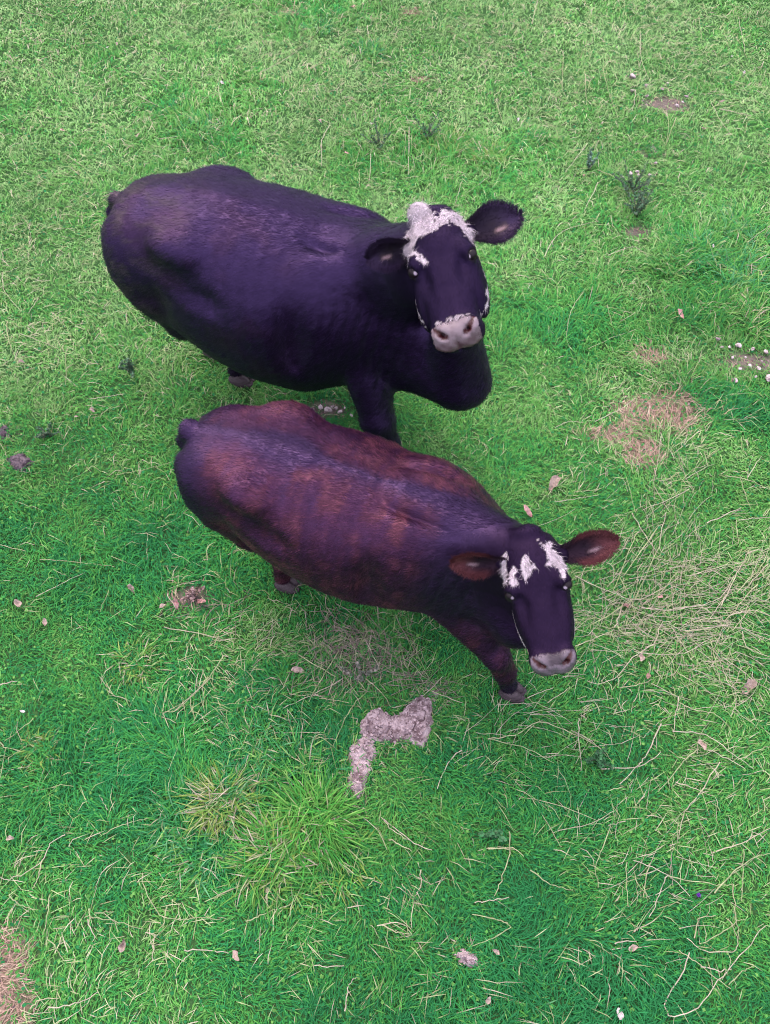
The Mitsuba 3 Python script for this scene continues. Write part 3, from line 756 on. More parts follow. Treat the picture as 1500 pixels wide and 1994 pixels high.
def turf(seed=1, total=615000):
    rng = np.random.default_rng(seed)
    n = total * 9
    x, y = rng.uniform(-9.5, 9.5, n), rng.uniform(-3.5, 13.5, n)
    d2 = x ** 2 + y ** 2 + CAM_H ** 2
    w = y * CP + CAM_H * SP
    px, py = x * CAM_F / w, (y * SP - CAM_H * CP) * CAM_F / w
    # the field goes on all round, by and by with fewer and broader blades, and ends far off in the bare sheet of the ground
    out = np.where(w > .3, np.maximum(np.maximum(np.abs(px) / np.maximum(w, .3) * w - 830, np.abs(py) - 1080), 0), 3000)
    ins = np.exp(-out / 420)
    p = 1 / d2 * (.16 + .84 * ins) * sstep(9.5, 7.0, np.abs(x)) * sstep(13.5, 10.5, y) * sstep(-3.5, -1.5, y)
    keep = rng.random(n) < p * (total * 1.25) / p.sum()
    x, y, d2, ins = x[keep], y[keep], d2[keep], ins[keep]
    soil, dead, straw, lush = cover(x, y)
    keep = rng.random(len(x)) < (1 - .80 * soil) * (1 - .10 * dead) * (.55 + .5 * nz(x, y, .10, 27, 2))
    x, y, soil, dead, straw, lush, d2, ins = [q[keep] for q in (x, y, soil, dead, straw, lush, d2, ins)]
    n = len(x)
    d = np.sqrt(d2)
    pick = rng.random((n, 4))
    hue = np.clip(nz(x, y, .30, 28) * 1.1 - .05 + rng.normal(0, .18, n) - .36 * lush + .17 * straw + .30 * sstep(1.6, 5.0, y) + .03, 0, .999)
    gi = np.select([hue < .30, hue < .55, hue < .74, hue < .90], [1, 0, 2, 3], 4)
    col = GREENS[gi]
    s = pick[:, 0] < straw ** 1.2 * .17 + .002
    col = np.where(s[:, None], STRAWS[rng.integers(0, 4, n)], col)
    dd = pick[:, 1] < dead * .80 + soil * .35
    col = np.where(dd[:, None], DEADS[rng.integers(0, 3, n)], col)
    col = col * ((.80 + .36 * rng.random(n)) * (.78 + .5 * nz(x, y, .38, 35, 3)) * (.72 + .56 * nz(x, y, 1.0, 36, 2)) * (1 + .09 * sstep(2.2, 5.5, y)))[:, None]
    L = (.042 + .055 * rng.random(n) ** 1.5) * (.85 + .75 * lush) * np.where(s | dd, 1.25, 1) * (1 - .4 * soil) * (d / 5) ** .35
    lean = np.clip(.80 + rng.normal(0, .24, n) + .2 * (s | dd) - .1 * lush, .05, .99)
    az = rng.uniform(0, 2 * np.pi, n)
    for fx, fy in FEET:                                   # blades stand up round the hooves
        q = np.exp(-((x - fx) ** 2 + (y - fy) ** 2) / .10 ** 2)
        L, lean = L * (1 - .15 * q), lean * (1 - .35 * q)
    co = nz(x, y, .22, 29, 2) * 4 * np.pi
    az = np.where(rng.random(n) < .70, co + rng.normal(0, .5, n), az)
    W = (.0030 + .0022 * rng.random(n)) * (d / 4.6) ** .75 * (1 + 1.2 * (1 - ins)) * np.where(s | dd, .8, 1)
    z = gz(x, y) + np.where(s, .010 + .02 * rng.random(n), -.004)
    parts = [blades(x, y, z, L, lean, az, W, col)]
    # low broad leaves between the blades
    m = rng.random(n) < .075
    xs, ys = x[m] + rng.normal(0, .02, m.sum()), y[m] + rng.normal(0, .02, m.sum())
    lc = GREENS[rng.choice([0, 1, 1, 2, 3], m.sum())] * (.6 + .6 * rng.random(m.sum()))[:, None]
    parts.append(leaves(xs, ys, gz(xs, ys) + .012 + .02 * rng.random(m.sum()), (.010 + .014 * rng.random(m.sum())) * (d[m] / 5) ** .4, rng.uniform(0, 6.28, m.sum()), rng.normal(.1, .35, m.sum()), lc))
    # dry bits lying on top
    m = rng.random(n) < .0004 + .0062 * straw ** 2
    k = m.sum()
    xs, ys = x[m], y[m]
    parts.append(blades(xs, ys, gz(xs, ys) + .018 + .018 * rng.random(k), .05 + .10 * rng.random(k) ** 1.6, np.full(k, .985), rng.uniform(0, 6.28, k), (.0022 + .0016 * rng.random(k)) * (d[m] / 5) ** .6, STRAWS[rng.integers(0, 4, k)] * (.7 + .5 * rng.random(k))[:, None], .0))
    return join(parts)


def crumbs(seed=5):
    """Crumbs of soil and litter on the worn places."""
    rng = np.random.default_rng(seed)
    x, y = rng.uniform(-5, 5, 400000), rng.uniform(-.8, 9, 400000)
    soil, dead, straw, lush = cover(x, y)
    keep = rng.random(len(x)) < .55 * soil + .25 * dead
    x, y = x[keep], y[keep]
    n = len(x)
    r = .004 + .010 * rng.random(n) ** 3
    a = rng.uniform(0, 6.28, n)
    th = a[:, None] + np.array([0, 2.1, 4.2]) + rng.normal(0, .3, (n, 3))
    b = np.stack([x[:, None] + r[:, None] * np.cos(th), y[:, None] + r[:, None] * np.sin(th), np.repeat((gz(x, y) - .001)[:, None], 3, 1)], -1)
    top = np.stack([x + rng.normal(0, .002, n), y + rng.normal(0, .002, n), gz(x, y) + r * rng.uniform(.5, 1.1, n)], -1)
    v = np.concatenate([b, top[:, None]], 1).reshape(-1, 3)
    f = (np.array([[0, 1, 3], [1, 2, 3], [2, 0, 3]])[None] + 4 * np.arange(n)[:, None, None]).reshape(-1, 3)
    pal = np.array([(.22, .16, .17), (.32, .25, .26), (.14, .09, .10), (.42, .34, .34)])
    return v, f, np.repeat(pal[rng.integers(0, 4, n)] * (.7 + .5 * rng.random((n, 1))), 4, 0)


cv, cf, cc_ = crumbs()
scene['soil_crumbs'] = mikit.ply((cv, cf), 'leafblade', color=cc_)
tag('soil_crumbs', 'lilac brown crumbs of bare soil and litter in the worn spots', 'soil', kind='stuff')
tv, tf, tc = turf()
scene['grass'] = leafy(tv, tf, tc)
tag('grass', 'short grazed green pasture grass mixed with dry blades and clover', 'grass', kind='stuff')


# ---------------------------------------------------------------- tussocks and weeds: each a thing
def tussock(u, v, n, L, spread, pal, seed, label, r=.07, dry=.15, ux=0, vx=0):
    rng = np.random.default_rng(seed)
    c = ground(u, v)
    a = rng.uniform(0, 2 * np.pi, n)
    rr = r * np.sqrt(rng.random(n))
    x, y = c[0] + rr * np.cos(a), c[1] + rr * np.sin(a)
    comb = rng.uniform(0, 2 * np.pi)
    az = np.where(rng.random(n) < .6, a + rng.normal(0, .7, n), comb + rng.normal(0, .9, n))                  # partly trodden to one side
    lean = np.clip(spread * (.25 + .75 * rng.random(n)), .03, .97)
    ln = L * (.45 + .6 * rng.random(n))
    col = np.array(pal)[rng.integers(0, len(pal), n)]
    d = rng.random(n) < dry
    col = np.where(d[:, None], STRAWS[rng.integers(0, 4, n)], col) * (.65 + .6 * rng.random(n))[:, None]
    # three-segment arching blades
    dd = np.stack([np.cos(az), np.sin(az), np.zeros(n)], 1)
    s = np.stack([-dd[:, 1], dd[:, 0], np.zeros(n)], 1)
    s = s + .5 * rng.normal(0, 1, (n, 1)) * [0, 0, 1]
    pts = []
    for t in (0, .35, .7, 1):
        hor = ln * (lean * t + .25 * t * t)
        ver = ln * (np.sqrt(1 - lean ** 2) * t * (1 - .38 * t) - .12 * lean * t * t)
        pts.append(np.stack([x, y, gz(x, y)], 1) + dd * hor[:, None] + np.array([0, 0, 1.]) * np.maximum(ver, .01 * t)[:, None])
    w = ((.0042 + .003 * rng.random(n)) / 2)[:, None]
    vv = np.stack([pts[0] - s * w * .8, pts[0] + s * w * .8, pts[1] - s * w, pts[1] + s * w, pts[2] - s * w * .75, pts[2] + s * w * .75, pts[3]], 1).reshape(-1, 3)
    q = np.array([[0, 1, 3], [0, 3, 2], [2, 3, 5], [2, 5, 4], [4, 5, 6]])
    k = numbered('grass_tussock')
    scene[k] = leafy(vv, (q[None] + 7 * np.arange(n)[:, None, None]).reshape(-1, 3), np.repeat(col, 7, 0), .6)
    tag(k, label, 'grass tussock', 'longer grass tussocks in the pasture')


BRIGHT, OLIVE, BLUEG = [(.05, .26, .05), (.09, .31, .06), (.18, .35, .10), (.035, .19, .05)], [(.18, .29, .06), (.12, .26, .05), (.25, .33, .10), (.08, .21, .06)], [(.03, .19, .08), (.05, .26, .09), (.10, .30, .14)]
FRESH = [(.055, .285, .045), (.095, .33, .055), (.16, .365, .085), (.04, .22, .045), (.08, .25, .05)]
tussock(615, 1600, 760, .21, .88, FRESH, 51, 'large bright green tussock with radiating blades below the crusted dung pat', .11, .05)
tussock(545, 1650, 480, .19, .92, FRESH + OLIVE[:1], 52, 'green and pale tussock just left of the largest bright one', .10, .25)
tussock(435, 1565, 480, .17, .95, OLIVE, 53, 'yellow olive tussock left of the bright green tussocks', .10, .30)
tussock(515, 1690, 320, .18, .95, BRIGHT + OLIVE[1:2], 54, 'dark based green tussock lowest of the cluster in front of the brown cow', .12, .15)
tussock(1450, 545, 380, .20, .9, BRIGHT + BLUEG, 55, 'tall lush green tussock at the right edge beside the black cow', .18, .06)
tussock(1365, 500, 320, .17, .9, BRIGHT + BLUEG, 56, 'lush green tussock up and left of the one at the right edge', .18, .06)
tussock(1480, 630, 260, .20, .9, BRIGHT, 57, 'green tussock above the stony bare soil at the right edge', .14, .15)
tussock(870, 290, 260, .16, .85, OLIVE + BRIGHT, 58, 'yellow green tussock behind the black cow\'s head', .16, .2)
tussock(950, 310, 200, .15, .85, BRIGHT + OLIVE, 59, 'green tussock above the far ear of the black cow', .14, .2)
tussock(440, 200, 260, .13, .9, BRIGHT, 60, 'bright green tussock beyond the black cow\'s back with a pale leaf on it', .2, .04)
tussock(385, 255, 240, .12, .9, BRIGHT + BLUEG, 61, 'bluish green tussock close beyond the black cow\'s rump', .2, .05)
tussock(265, 1290, 200, .11, .95, OLIVE + BRIGHT, 62, 'yellow green tussock at the left below the brown cow', .10, .25)
tussock(75, 1462, 130, .10, .95, OLIVE, 63, 'small olive tussock at the left edge', .07, .2)
tussock(350, 1600, 260, .13, .96, BLUEG + BRIGHT, 64, 'bluish green combed tussock left of the olive one', .14, .08)
tussock(980, 1930, 200, .09, .95, BRIGHT + BLUEG, 65, 'low bright green tussock at the bottom edge', .16, .05)
tussock(650, 1480, 180, .12, .95, BLUEG + BRIGHT, 66, 'dark green tussock touching the left of the dung trail', .12, .08)

for i_, (u_, v_, L_, pal_, label_) in enumerate([
    (560, 1490, .15, BRIGHT + BLUEG, 'long combed green tussock left of the dung trail, upper one'), (500, 1440, .13, BRIGHT + BLUEG, 'green tussock farther left of the dung pat, below the brown cow\'s belly'), (590, 1540, .16, BRIGHT, 'green tussock just above the largest bright one'),
    (480, 1520, .14, BRIGHT + BLUEG, 'green tussock above the yellow olive one'), (400, 1660, .13, BRIGHT + BLUEG, 'green tussock below the yellow olive one'), (660, 1660, .13, BRIGHT + OLIVE[:2], 'green tussock at the lower right foot of the largest bright one'), (570, 1710, .12, BRIGHT + OLIVE[1:2], 'lowest green tussock of the cluster, right side'),
    (1300, 520, .14, BRIGHT, 'lush green tussock left of the pair at the right edge'), (1420, 440, .15, BRIGHT + BLUEG, 'lush tussock above the pair at the right edge'), (1480, 480, .16, BRIGHT + BLUEG, 'lush tussock cut by the right edge'), (1400, 600, .15, BRIGHT, 'lush tussock below the pair, right of the upright pink leaf'),
    (480, 150, .12, BRIGHT, 'bright tussock above the one with the whitish leaf'), (350, 230, .11, BRIGHT, 'bright tussock left of the one with the whitish leaf'), (720, 100, .12, BRIGHT + BLUEG, 'green tussock near the top edge, middle'), (620, 60, .13, BLUEG + BRIGHT, 'dark green tussock at the top edge left of the middle')]):
    tussock(u_, v_, 210, L_, .93, pal_, 600 + i_, label_, .13, .07)


def weed(u, v, h, nst, seed, label, pal, leaf=.017):
    """A branching weed: stems as thin tubes, narrow leaves all along them."""
    rng = np.random.default_rng(seed)
    c = ground(u, v)
    key = numbered('weed_plant')
    parts, stems = [], []
    for i in range(nst):
        a, ln = rng.uniform(0, 6.28), rng.uniform(.05, 1.1)
        t = np.linspace(0, 1, 8)
        hh = h * rng.uniform(.6, 1.1)
        P_ = c + np.stack([np.cos(a) * ln * hh * t + rng.normal(0, .004, 8), np.sin(a) * ln * hh * t, hh * t * (1 - .25 * ln * t)], 1)
        stems.append(tube(P_, .003, .0012))
        for q in range(34):
            tt = rng.random() ** .7
            b = np.array([np.interp(tt, t, P_[:, j]) for j in range(3)])
            parts.append(np.r_[b, rng.uniform(0, 6.28), rng.normal(.3, .35), leaf * rng.uniform(.5, 1.2)])
    parts = np.array(parts)
    col = np.array(pal)[rng.integers(0, len(pal), len(parts))] * (.6 + .7 * rng.random(len(parts)))[:, None]
    lv, lf, lc = leaves(parts[:, 0], parts[:, 1], parts[:, 2], parts[:, 5], parts[:, 3], parts[:, 4], col)
    scene[f'{key}__leaf_cluster'] = mikit.ply((lv, lf), 'leafblade', color=lc)
    tag(f'{key}__leaf_cluster', kind='stuff')
    sv, sf = join_vf(stems)
    scene[f'{key}__stem'] = mikit.ply((sv, sf), 'weed_stem', smooth=True)
    tag(key, label, 'weed')


def join_vf(parts):
    o = np.cumsum([0] + [len(p[0]) for p in parts])
    return np.vstack([p[0] for p in parts]), np.vstack([p[1] + a for p, a in zip(parts, o)])


def tube(P_, r0, r1, k=5):
    P_ = np.asarray(P_, float)
    t = np.gradient(P_, axis=0)
    t /= np.linalg.norm(t, axis=1, keepdims=True) + 1e-12
    a = np.cross(t, [.13, .2, .97])
    a /= np.linalg.norm(a, axis=1, keepdims=True) + 1e-12
    b = np.cross(t, a)
    n = len(P_)
    r = np.linspace(r0, r1, n)
    th = np.arange(k) * 2 * np.pi / k
    v = (P_[:, None] + r[:, None, None] * (a[:, None] * np.cos(th)[None, :, None] + b[:, None] * np.sin(th)[None, :, None])).reshape(-1, 3)
    i, j = np.meshgrid(np.arange(n - 1), np.arange(k), indexing='ij')
    q = np.stack([i * k + j, i * k + (j + 1) % k, (i + 1) * k + (j + 1) % k, (i + 1) * k + j], -1).reshape(-1, 4)
    f = np.vstack([q[:, [0, 1, 2]], q[:, [0, 2, 3]], [[0, j + 1, j] for j in range(1, k - 1)], [[(n - 1) * k, (n - 1) * k + j, (n - 1) * k + j + 1] for j in range(1, k - 1)]])
    return v, f


scene['weed_stem'] = {'type': 'twosided', 'b': {'type': 'principled', 'base_color': {'type': 'rgb', 'value': (.10, .10, .09)}, 'roughness': .7}}
GREY = [(.045, .115, .065), (.065, .16, .09), (.035, .085, .05), (.11, .19, .13), (.10, .13, .085)]
weed(1240, 420, .24, 22, 71, 'dark grey green weed standing alone to the right of the black cow\'s ear', GREY)
weed(1232, 375, .2, 16, 72, 'grey green weed just beyond the darkest weed', GREY)
weed(738, 290, .18, 9, 73, 'dark bluish weed behind the black cow\'s shoulder, left of the other bluish one', GREY)
weed(832, 270, .18, 10, 74, 'dark bluish weed behind the black cow\'s head, right of the other bluish one', GREY)
weed(1145, 330, .15, 8, 75, 'pale bluish weed left of the white stones near the top right', [(.10, .2, .16), (.07, .15, .11), (.2, .32, .27)])
weed(258, 725, .12, 8, 76, 'low grey green weed left of the black cow\'s belly', GREY)
weed(1160, 1480, .09, 9, 77, 'low bluish green weed below the brown cow\'s muzzle', [(.045, .15, .065), (.07, .2, .09), (.035, .1, .05)])
weed(95, 850, .08, 7, 78, 'low dark weed left of the brown cow\'s rump', GREY)
weed(375, 1165, .10, 7, 79, 'withered pinkish weed on the soil left of the brown cow\'s hind foot', [(.30, .19, .2), (.2, .13, .13), (.4, .29, .3)])
weed(700, 1325, .10, 7, 80, 'withered greyish weed below the brown cow\'s belly', [(.18, .2, .17), (.28, .25, .23), (.1, .13, .1)])
weed(960, 1630, .07, 6, 81, 'tiny bluish weed right of the bright green tussocks', [(.045, .16, .07), (.08, .21, .10)])

# ---------------------------------------------------------------- dry stalks lying on the turf, each traced to its place
STRAW_LOOK = []
for i, c in enumerate([(.46, .42, .32), (.50, .44, .37), (.41, .40, .26), (.36, .40, .23)]):
    scene[f'straw_{i}'] = {'type': 'twosided', 'b': {'type': 'principled', 'roughness': .6, 'specular': .3, 'base_color': mikit.proc(lambda p, n, uv, c=c: mi.Color3f(c) * (.65 + .6 * mikit.noise(p.x * 45, p.y * 45, p.z * 30)))}}


def stalk(pts, label, group, seed, r=.0026, look=None):
    rng = np.random.default_rng(seed)
    w = np.array([ground(*p)[:2] for p in pts])
    t = np.arange(len(w), dtype=float)
    m = max(7, 4 * len(w))
    tt = np.linspace(0, len(w) - 1, m)
    xy = np.stack([np.interp(tt, t, w[:, k]) if len(w) < 3 else .35 * np.interp(tt, t, w[:, k]) + .65 * PchipInterpolator(t, w[:, k])(tt) for k in (0, 1)], 1)
    xy += rng.normal(0, .0022, xy.shape)
    z = gz(xy[:, 0], xy[:, 1]) + .042 + .012 * np.sin(tt * 2.1 + rng.uniform(0, 6)) + rng.normal(0, .002, m)
    # keep the traced line where the picture shows it although the stalk lies a little above the soil
    f = 1 - z / CAM_H
    q = np.stack([xy[:, 0] * f, xy[:, 1] * f, z], 1)
    d = np.linalg.norm(q.mean(0) - EYE)
    k = numbered('dry_stalk')
    scene[k] = mikit.ply(tube(q, r * (d / 4.2) ** .5 * rng.uniform(.75, 1.2), r * .55 * (d / 4.2) ** .5, 4), f'straw_{rng.integers(0, 4) if look is None else look}', smooth=True)
    tag(k, label, 'dry grass stalk', group)


def traced(o, s, text):
    return [[(o[0] + float(a.split(',')[0]) / s, o[1] + float(a.split(',')[1]) / s) for a in ln.split()] for ln in text.strip().split(';')]


SETS = [
 ((950, 1400), 2.727, 'pale dry grass stalk lying in the lower right quarter of the pasture', 'dry stalks in the lower right quarter', '''0,110 130,90 280,15 480,100 630,190 650,230;0,110 200,160 350,240;480,0 480,100 500,285;920,30 830,210 790,260 700,350;600,270 790,260 920,180;980,70 1150,85 1300,190 1410,270;1160,165 1300,230 1360,265;1120,160 1030,240 900,395;1230,230 1120,400 1040,500 1005,640;990,345 1140,390;1330,220 1450,160 1500,150;150,385 230,430 340,610 385,690;150,415 380,465 570,540;340,610 540,560 670,490;650,570 590,720 565,800 585,900;640,570 725,545;770,760 940,830 1060,945;945,830 900,950 850,1060;950,845 1150,875 1240,885 1300,880;1200,930 1300,820 1400,745 1500,710;1295,880 1315,1060 1330,1170;730,770 740,1000;850,770 815,950;770,850 850,960;220,810 340,890 450,915;115,605 115,690 75,840 35,950;0,695 120,690 190,740;1005,1235 1130,1320 1280,1440;1120,1320 1220,1340 1280,1330;1050,1170 1160,1240 1300,1240 1320,1180 1270,1060;1120,1200 1230,1140 1310,1085 1360,1065;1090,1170 1115,1060 1200,1050;1270,1420 1350,1340 1410,1310;665,1190 785,1185;0,1060 50,1070 115,1110 0,1180;530,1240 550,1315;0,400 100,500;770,1130 900,1060;1190,710 1330,670 1500,580;1350,665 1480,790;1355,690 1345,970'''),
 ((1000, 1000), 3.0, 'pale dry grass stalk in the straw strewn strip right of the brown cow\'s head', 'dry stalks right of the brown cow\'s head', '''890,0 850,200 880,240;690,0 780,150 850,240;850,200 700,520;720,110 660,260 580,460;840,90 640,370;350,355 540,320;360,370 540,460 620,480;610,360 690,530 705,635 825,650;690,510 560,600 445,665 480,710;360,780 580,690;680,510 800,510 960,345;740,560 900,570 1090,535;580,460 720,520 960,380;930,560 1100,540 1200,500 1290,370;1300,470 1370,390 1430,340 1500,180;1030,370 1250,305 1420,285;1360,230 1500,210;1210,540 1290,380 1350,270 1380,220;980,690 1100,680 1290,650;1000,700 1160,680 1220,740;920,670 1000,800 1040,870;710,815 870,830 1000,820 1140,740;820,770 870,640 940,630;820,770 700,840 590,970 490,1000 430,980;1320,640 1350,770 1480,840;1300,770 1410,810 1500,850;1270,600 1390,570 1500,610;1210,840 1330,920 1400,980 1450,970;1150,740 1180,900 1250,1080;1210,890 1270,1020 1330,900;590,670 640,530;600,660 650,715 800,725;950,930 1100,1020;620,1030 780,990;960,1080 930,1280;960,1110 1050,1150 1160,1170 1270,1270;1130,60 1330,-30;1310,40 1500,30;1300,40 1310,180;80,1080 230,1020;370,1090 425,1070;200,1110 330,1020;1060,400 1090,530;1330,510 1480,520;1240,480 1130,640;1420,420 1230,640;1050,640 1250,600;1380,560 1280,690;1480,300 1330,470;900,230 940,330'''),
 ((340, 1320), 2.679, 'pale dry grass stalk near the crusted dung pat and the tussocks', 'dry stalks around the dung pat and tussocks', '''510,295 780,295;600,90 910,135;570,165 720,95 880,10;920,0 930,200 940,400;1000,80 910,180 830,360;950,0 1000,80;1000,10 1080,80 1130,160;470,540 560,600;800,620 990,690;830,720 920,700 1060,795;1090,740 1240,860 1340,905;1140,160 1260,120 1400,0;1310,60 1500,135;0,190 90,110 190,10;90,110 100,200;1500,380 1420,460 1370,590;860,970 960,1040 1040,1050;380,340 530,440;760,-190 960,100;640,-120 840,0;860,-140 700,130;1000,-190 1080,0 1010,40'''),
 ((450, 1550), 2.727, 'pale dry grass stalk in the middle of the bottom edge strip', 'dry stalks in the middle of the bottom strip', '''500,0 710,75;370,330 450,450 490,545;575,360 680,430 765,440 730,480;905,470 980,550 1100,690;1005,400 1010,470 970,560 960,700;1370,285 1500,290;1280,640 1420,660 1480,700 1390,760 1260,805;780,690 900,680 960,740;800,690 880,725 960,740;605,1140 620,1030 670,960;445,905 600,905;800,115 860,190 960,250;840,240 960,295;80,670 150,640 230,610;1290,570 1380,560 1470,545'''),
 ((0, 1200), 2.511, 'pale dry grass stalk in the lower left quarter of the pasture', 'dry stalks in the lower left quarter', '''170,515 30,620;0,620 35,660 0,840;330,1070 260,1110 220,1190 130,1255 40,1290 0,1270;210,1200 190,1290 160,1340;45,1360 90,1405 190,1440;255,1360 215,1560;235,1575 290,1640 315,1685;420,1470 540,1490 700,1535;430,1480 470,1580;700,1260 710,1330 790,1465 880,1490 960,1480 1080,1485;820,1420 800,1530;510,1070 610,1020 730,990;1100,200 1020,320 940,405 850,480 790,480;760,490 870,530;805,65 1000,100 1130,135;490,880 530,950;760,1560 750,1690;240,1915 380,1895 480,1840;150,1920 220,1870 290,1870;470,1455 560,1445;900,1640 1020,1635 1120,1650;0,350 70,325 115,335'''),
 ((0, 500), 2.849, 'thin dry grass stalk at the left of the cows', 'dry stalks left of the cows', '''820,630 915,740;500,800 690,765;640,1215 800,1190 970,1145;350,505 370,570 365,720;870,1510 980,1460 1080,1375;230,1690 460,1705 640,1730;620,1670 720,1710 790,1740;0,1605 150,1645;200,1890 330,1830 480,1760;820,1540 820,1690;300,1740 370,1780;20,100 30,200 140,330;50,370 50,460 90,560;930,1880 980,1960;610,1860 560,1980;450,1650 455,1720;120,440 330,520;220,240 160,330;440,150 560,150;690,260 820,440'''),
 ((1000, 0), 3.0, 'thin dry grass stalk in the upper right quarter of the pasture', 'dry stalks in the upper right quarter', '''525,400 545,500 610,690;715,530 705,610 690,650;860,640 905,700 890,860;950,690 890,850;1080,110 1100,240;1310,110 1350,300;740,190 750,370 800,490;290,300 285,540;420,440 425,620;495,1070 410,1240;180,1500 280,1360 500,1300;430,850 300,1010;550,1505 700,1450 800,1540;1120,1390 1190,1590;1150,590 1210,720 1270,800;490,1000 620,1050;650,0 640,110;140,0 110,140;1360,950 1320,1050;1500,1330 1360,1430;1200,640 1390,680;1250,1400 1180,1500'''),
 ((500, 0), 3.0, 'thin dry grass stalk beyond the black cow', 'dry stalks beyond the black cow', '''645,150 655,250;890,750 885,1030;430,740 380,840 380,980;600,880 575,990;1350,355 1280,410;1400,610 1440,740;670,880 660,1060;1200,1060 1160,1190;830,170 785,270;20,430 110,390 200,330 280,260;390,370 250,440;600,1000 600,1090;1150,730 1190,850 1170,950;1350,1040 1230,1130;-900,1150 -740,1100;-700,560 -560,640;-440,570 -330,620;-560,820 -420,800;-1100,920 -960,1010'''),
 ((1080, 550), 3.571, 'pale dry grass stalk around the brown dead patch at the right', 'dry stalks around the dead patch', '''230,480 380,410 560,350;200,80 110,220 80,400 110,480;360,170 410,380;450,300 570,215;560,650 700,710 800,720;280,980 440,900 560,820;0,1020 100,985 200,990;1030,885 840,1095;810,950 780,1260;740,1050 730,1180 690,1400;1000,1040 830,1190;890,1370 1000,1270 1170,1150;930,1440 780,1520 600,1590;690,1420 800,1600;500,1360 560,1600;1340,1360 1430,1220;1180,1350 1350,1380 1460,1440;1290,1370 1360,1580;140,1460 310,1440;0,1530 310,1480;690,1470 840,1480'''),
]
MARKS = [(870, 520, 'the black cow\'s face'), (1046, 1180, 'the brown cow\'s face'), (1170, 1060, 'the brown cow\'s far ear'), (985, 1340, 'the brown cow\'s hoof'), (560, 1130, 'the brown cow\'s hind hoof'), (770, 1410, 'the crusted dung pat'), (710, 1500, 'the dung trail'),
         (615, 1600, 'the bright green tussock'), (435, 1565, 'the yellow olive tussock'), (908, 1870, 'the lone dung lump'), (1080, 942, 'the large crumpled leaf'), (1028, 996, 'the pinkish curled leaf'), (1324, 616, 'the upright pink leaf'), (1365, 1452, 'the tangled pink leaf'),
         (240, 1842, 'the pink crumpled leaf'), (1240, 420, 'the dark grey green weed'), (1300, 200, 'the upper bare soil'), (1440, 700, 'the stony bare soil'), (1280, 800, 'the brown dead patch'), (1250, 890, 'the lower dead patch'), (375, 1165, 'the withered pinkish weed'), (45, 905, 'the dark dung pat'),
         (1356, 1746, 'the purple flower'), (1231, 1848, 'the pale bottom edge leaf'), (1455, 1340, 'the shredded pale leaf'), (1248, 1282, 'the flat greyish leaf'), (1218, 1183, 'the stalk knot'), (580, 1308, 'the leaf under the belly'), (1160, 1480, 'the low bluish weed'), (1450, 545, 'the tall lush tussock'),
         (700, 1325, 'the withered greyish weed'), (265, 1290, 'the yellow green tussock'), (350, 1600, 'the combed tussock'), (75, 1462, 'the small olive tussock'), (22, 1635, 'the left edge leaf'), (460, 1862, 'the pale bottom leaf'), (1380, 1160, 'the thick straw tangle'), (1330, 1220, 'the straw bundle'),
         (738, 290, 'the left bluish weed'), (832, 270, 'the right bluish weed'), (434, 166, 'the whitish tussock leaf'), (1145, 330, 'the pale bluish weed'), (1300, 1640, 'the worn straw tuft'), (1290, 1900, 'the hooked stalk'), (44, 712, 'the crumpled edge leaf'), (35, 1175, 'the pale pink edge leaf')]


def describe(pts):
    p = np.array(pts)
    seg = np.diff(p, axis=0)
    ln, ch = np.linalg.norm(seg, axis=1).sum(), p[-1] - p[0]
    turn = np.degrees(np.abs(np.diff(np.unwrap(np.arctan2(seg[:, 1], seg[:, 0]))))).max() if len(seg) > 1 else 0
    shape = 'straight' if turn < 12 else 'curved' if turn < 40 else 'sharply bent'
    size = 'short' if ln < 60 else 'long' if ln > 130 else 'middling'
    a = math.degrees(math.atan2(-ch[1], ch[0])) % 180
    way = 'lying level' if a < 18 or a > 162 else 'tilted right' if a < 68 else 'upright' if a < 112 else 'tilted left'
    c = p.mean(0)
    m = min(MARKS, key=lambda q: (q[0] - c[0]) ** 2 + (q[1] - c[1]) ** 2)
    d = c - m[:2]
    near = ''
    rel = ('right of' if d[0] > 0 else 'left of') if abs(d[0]) > abs(d[1]) else ('below' if d[1] > 0 else 'above')
    return f'{size} {shape} dry stalk {way} {near}{rel} {m[2]}'


stalk(traced((950, 1400), 2.727, '1060,1240 1040,1310 930,1525 965,1585 1100,1540 1220,1390 1350,1240 1465,1100')[0], 'longest dry stalk, hooked into a wide V, in the bottom right corner', 'dry stalks strewn over the pasture', 900, .0032, 1)
for j, (o, s, _, _, text) in enumerate(SETS):
    for i, pts in enumerate(traced(o, s, text)):
        stalk(pts, describe(pts), 'dry stalks strewn over the pasture', 1000 + 100 * j + i, .0029 if j < 5 else .0024)


scene['twig'] = {'type': 'twosided', 'b': {'type': 'principled', 'roughness': .7, 'specular': .2, 'base_color': mikit.proc(lambda p, n, uv: mikit.mix((.16, .13, .12), (.36, .31, .27), mikit.noise(p.x * 30, p.y * 30, 2)))}}


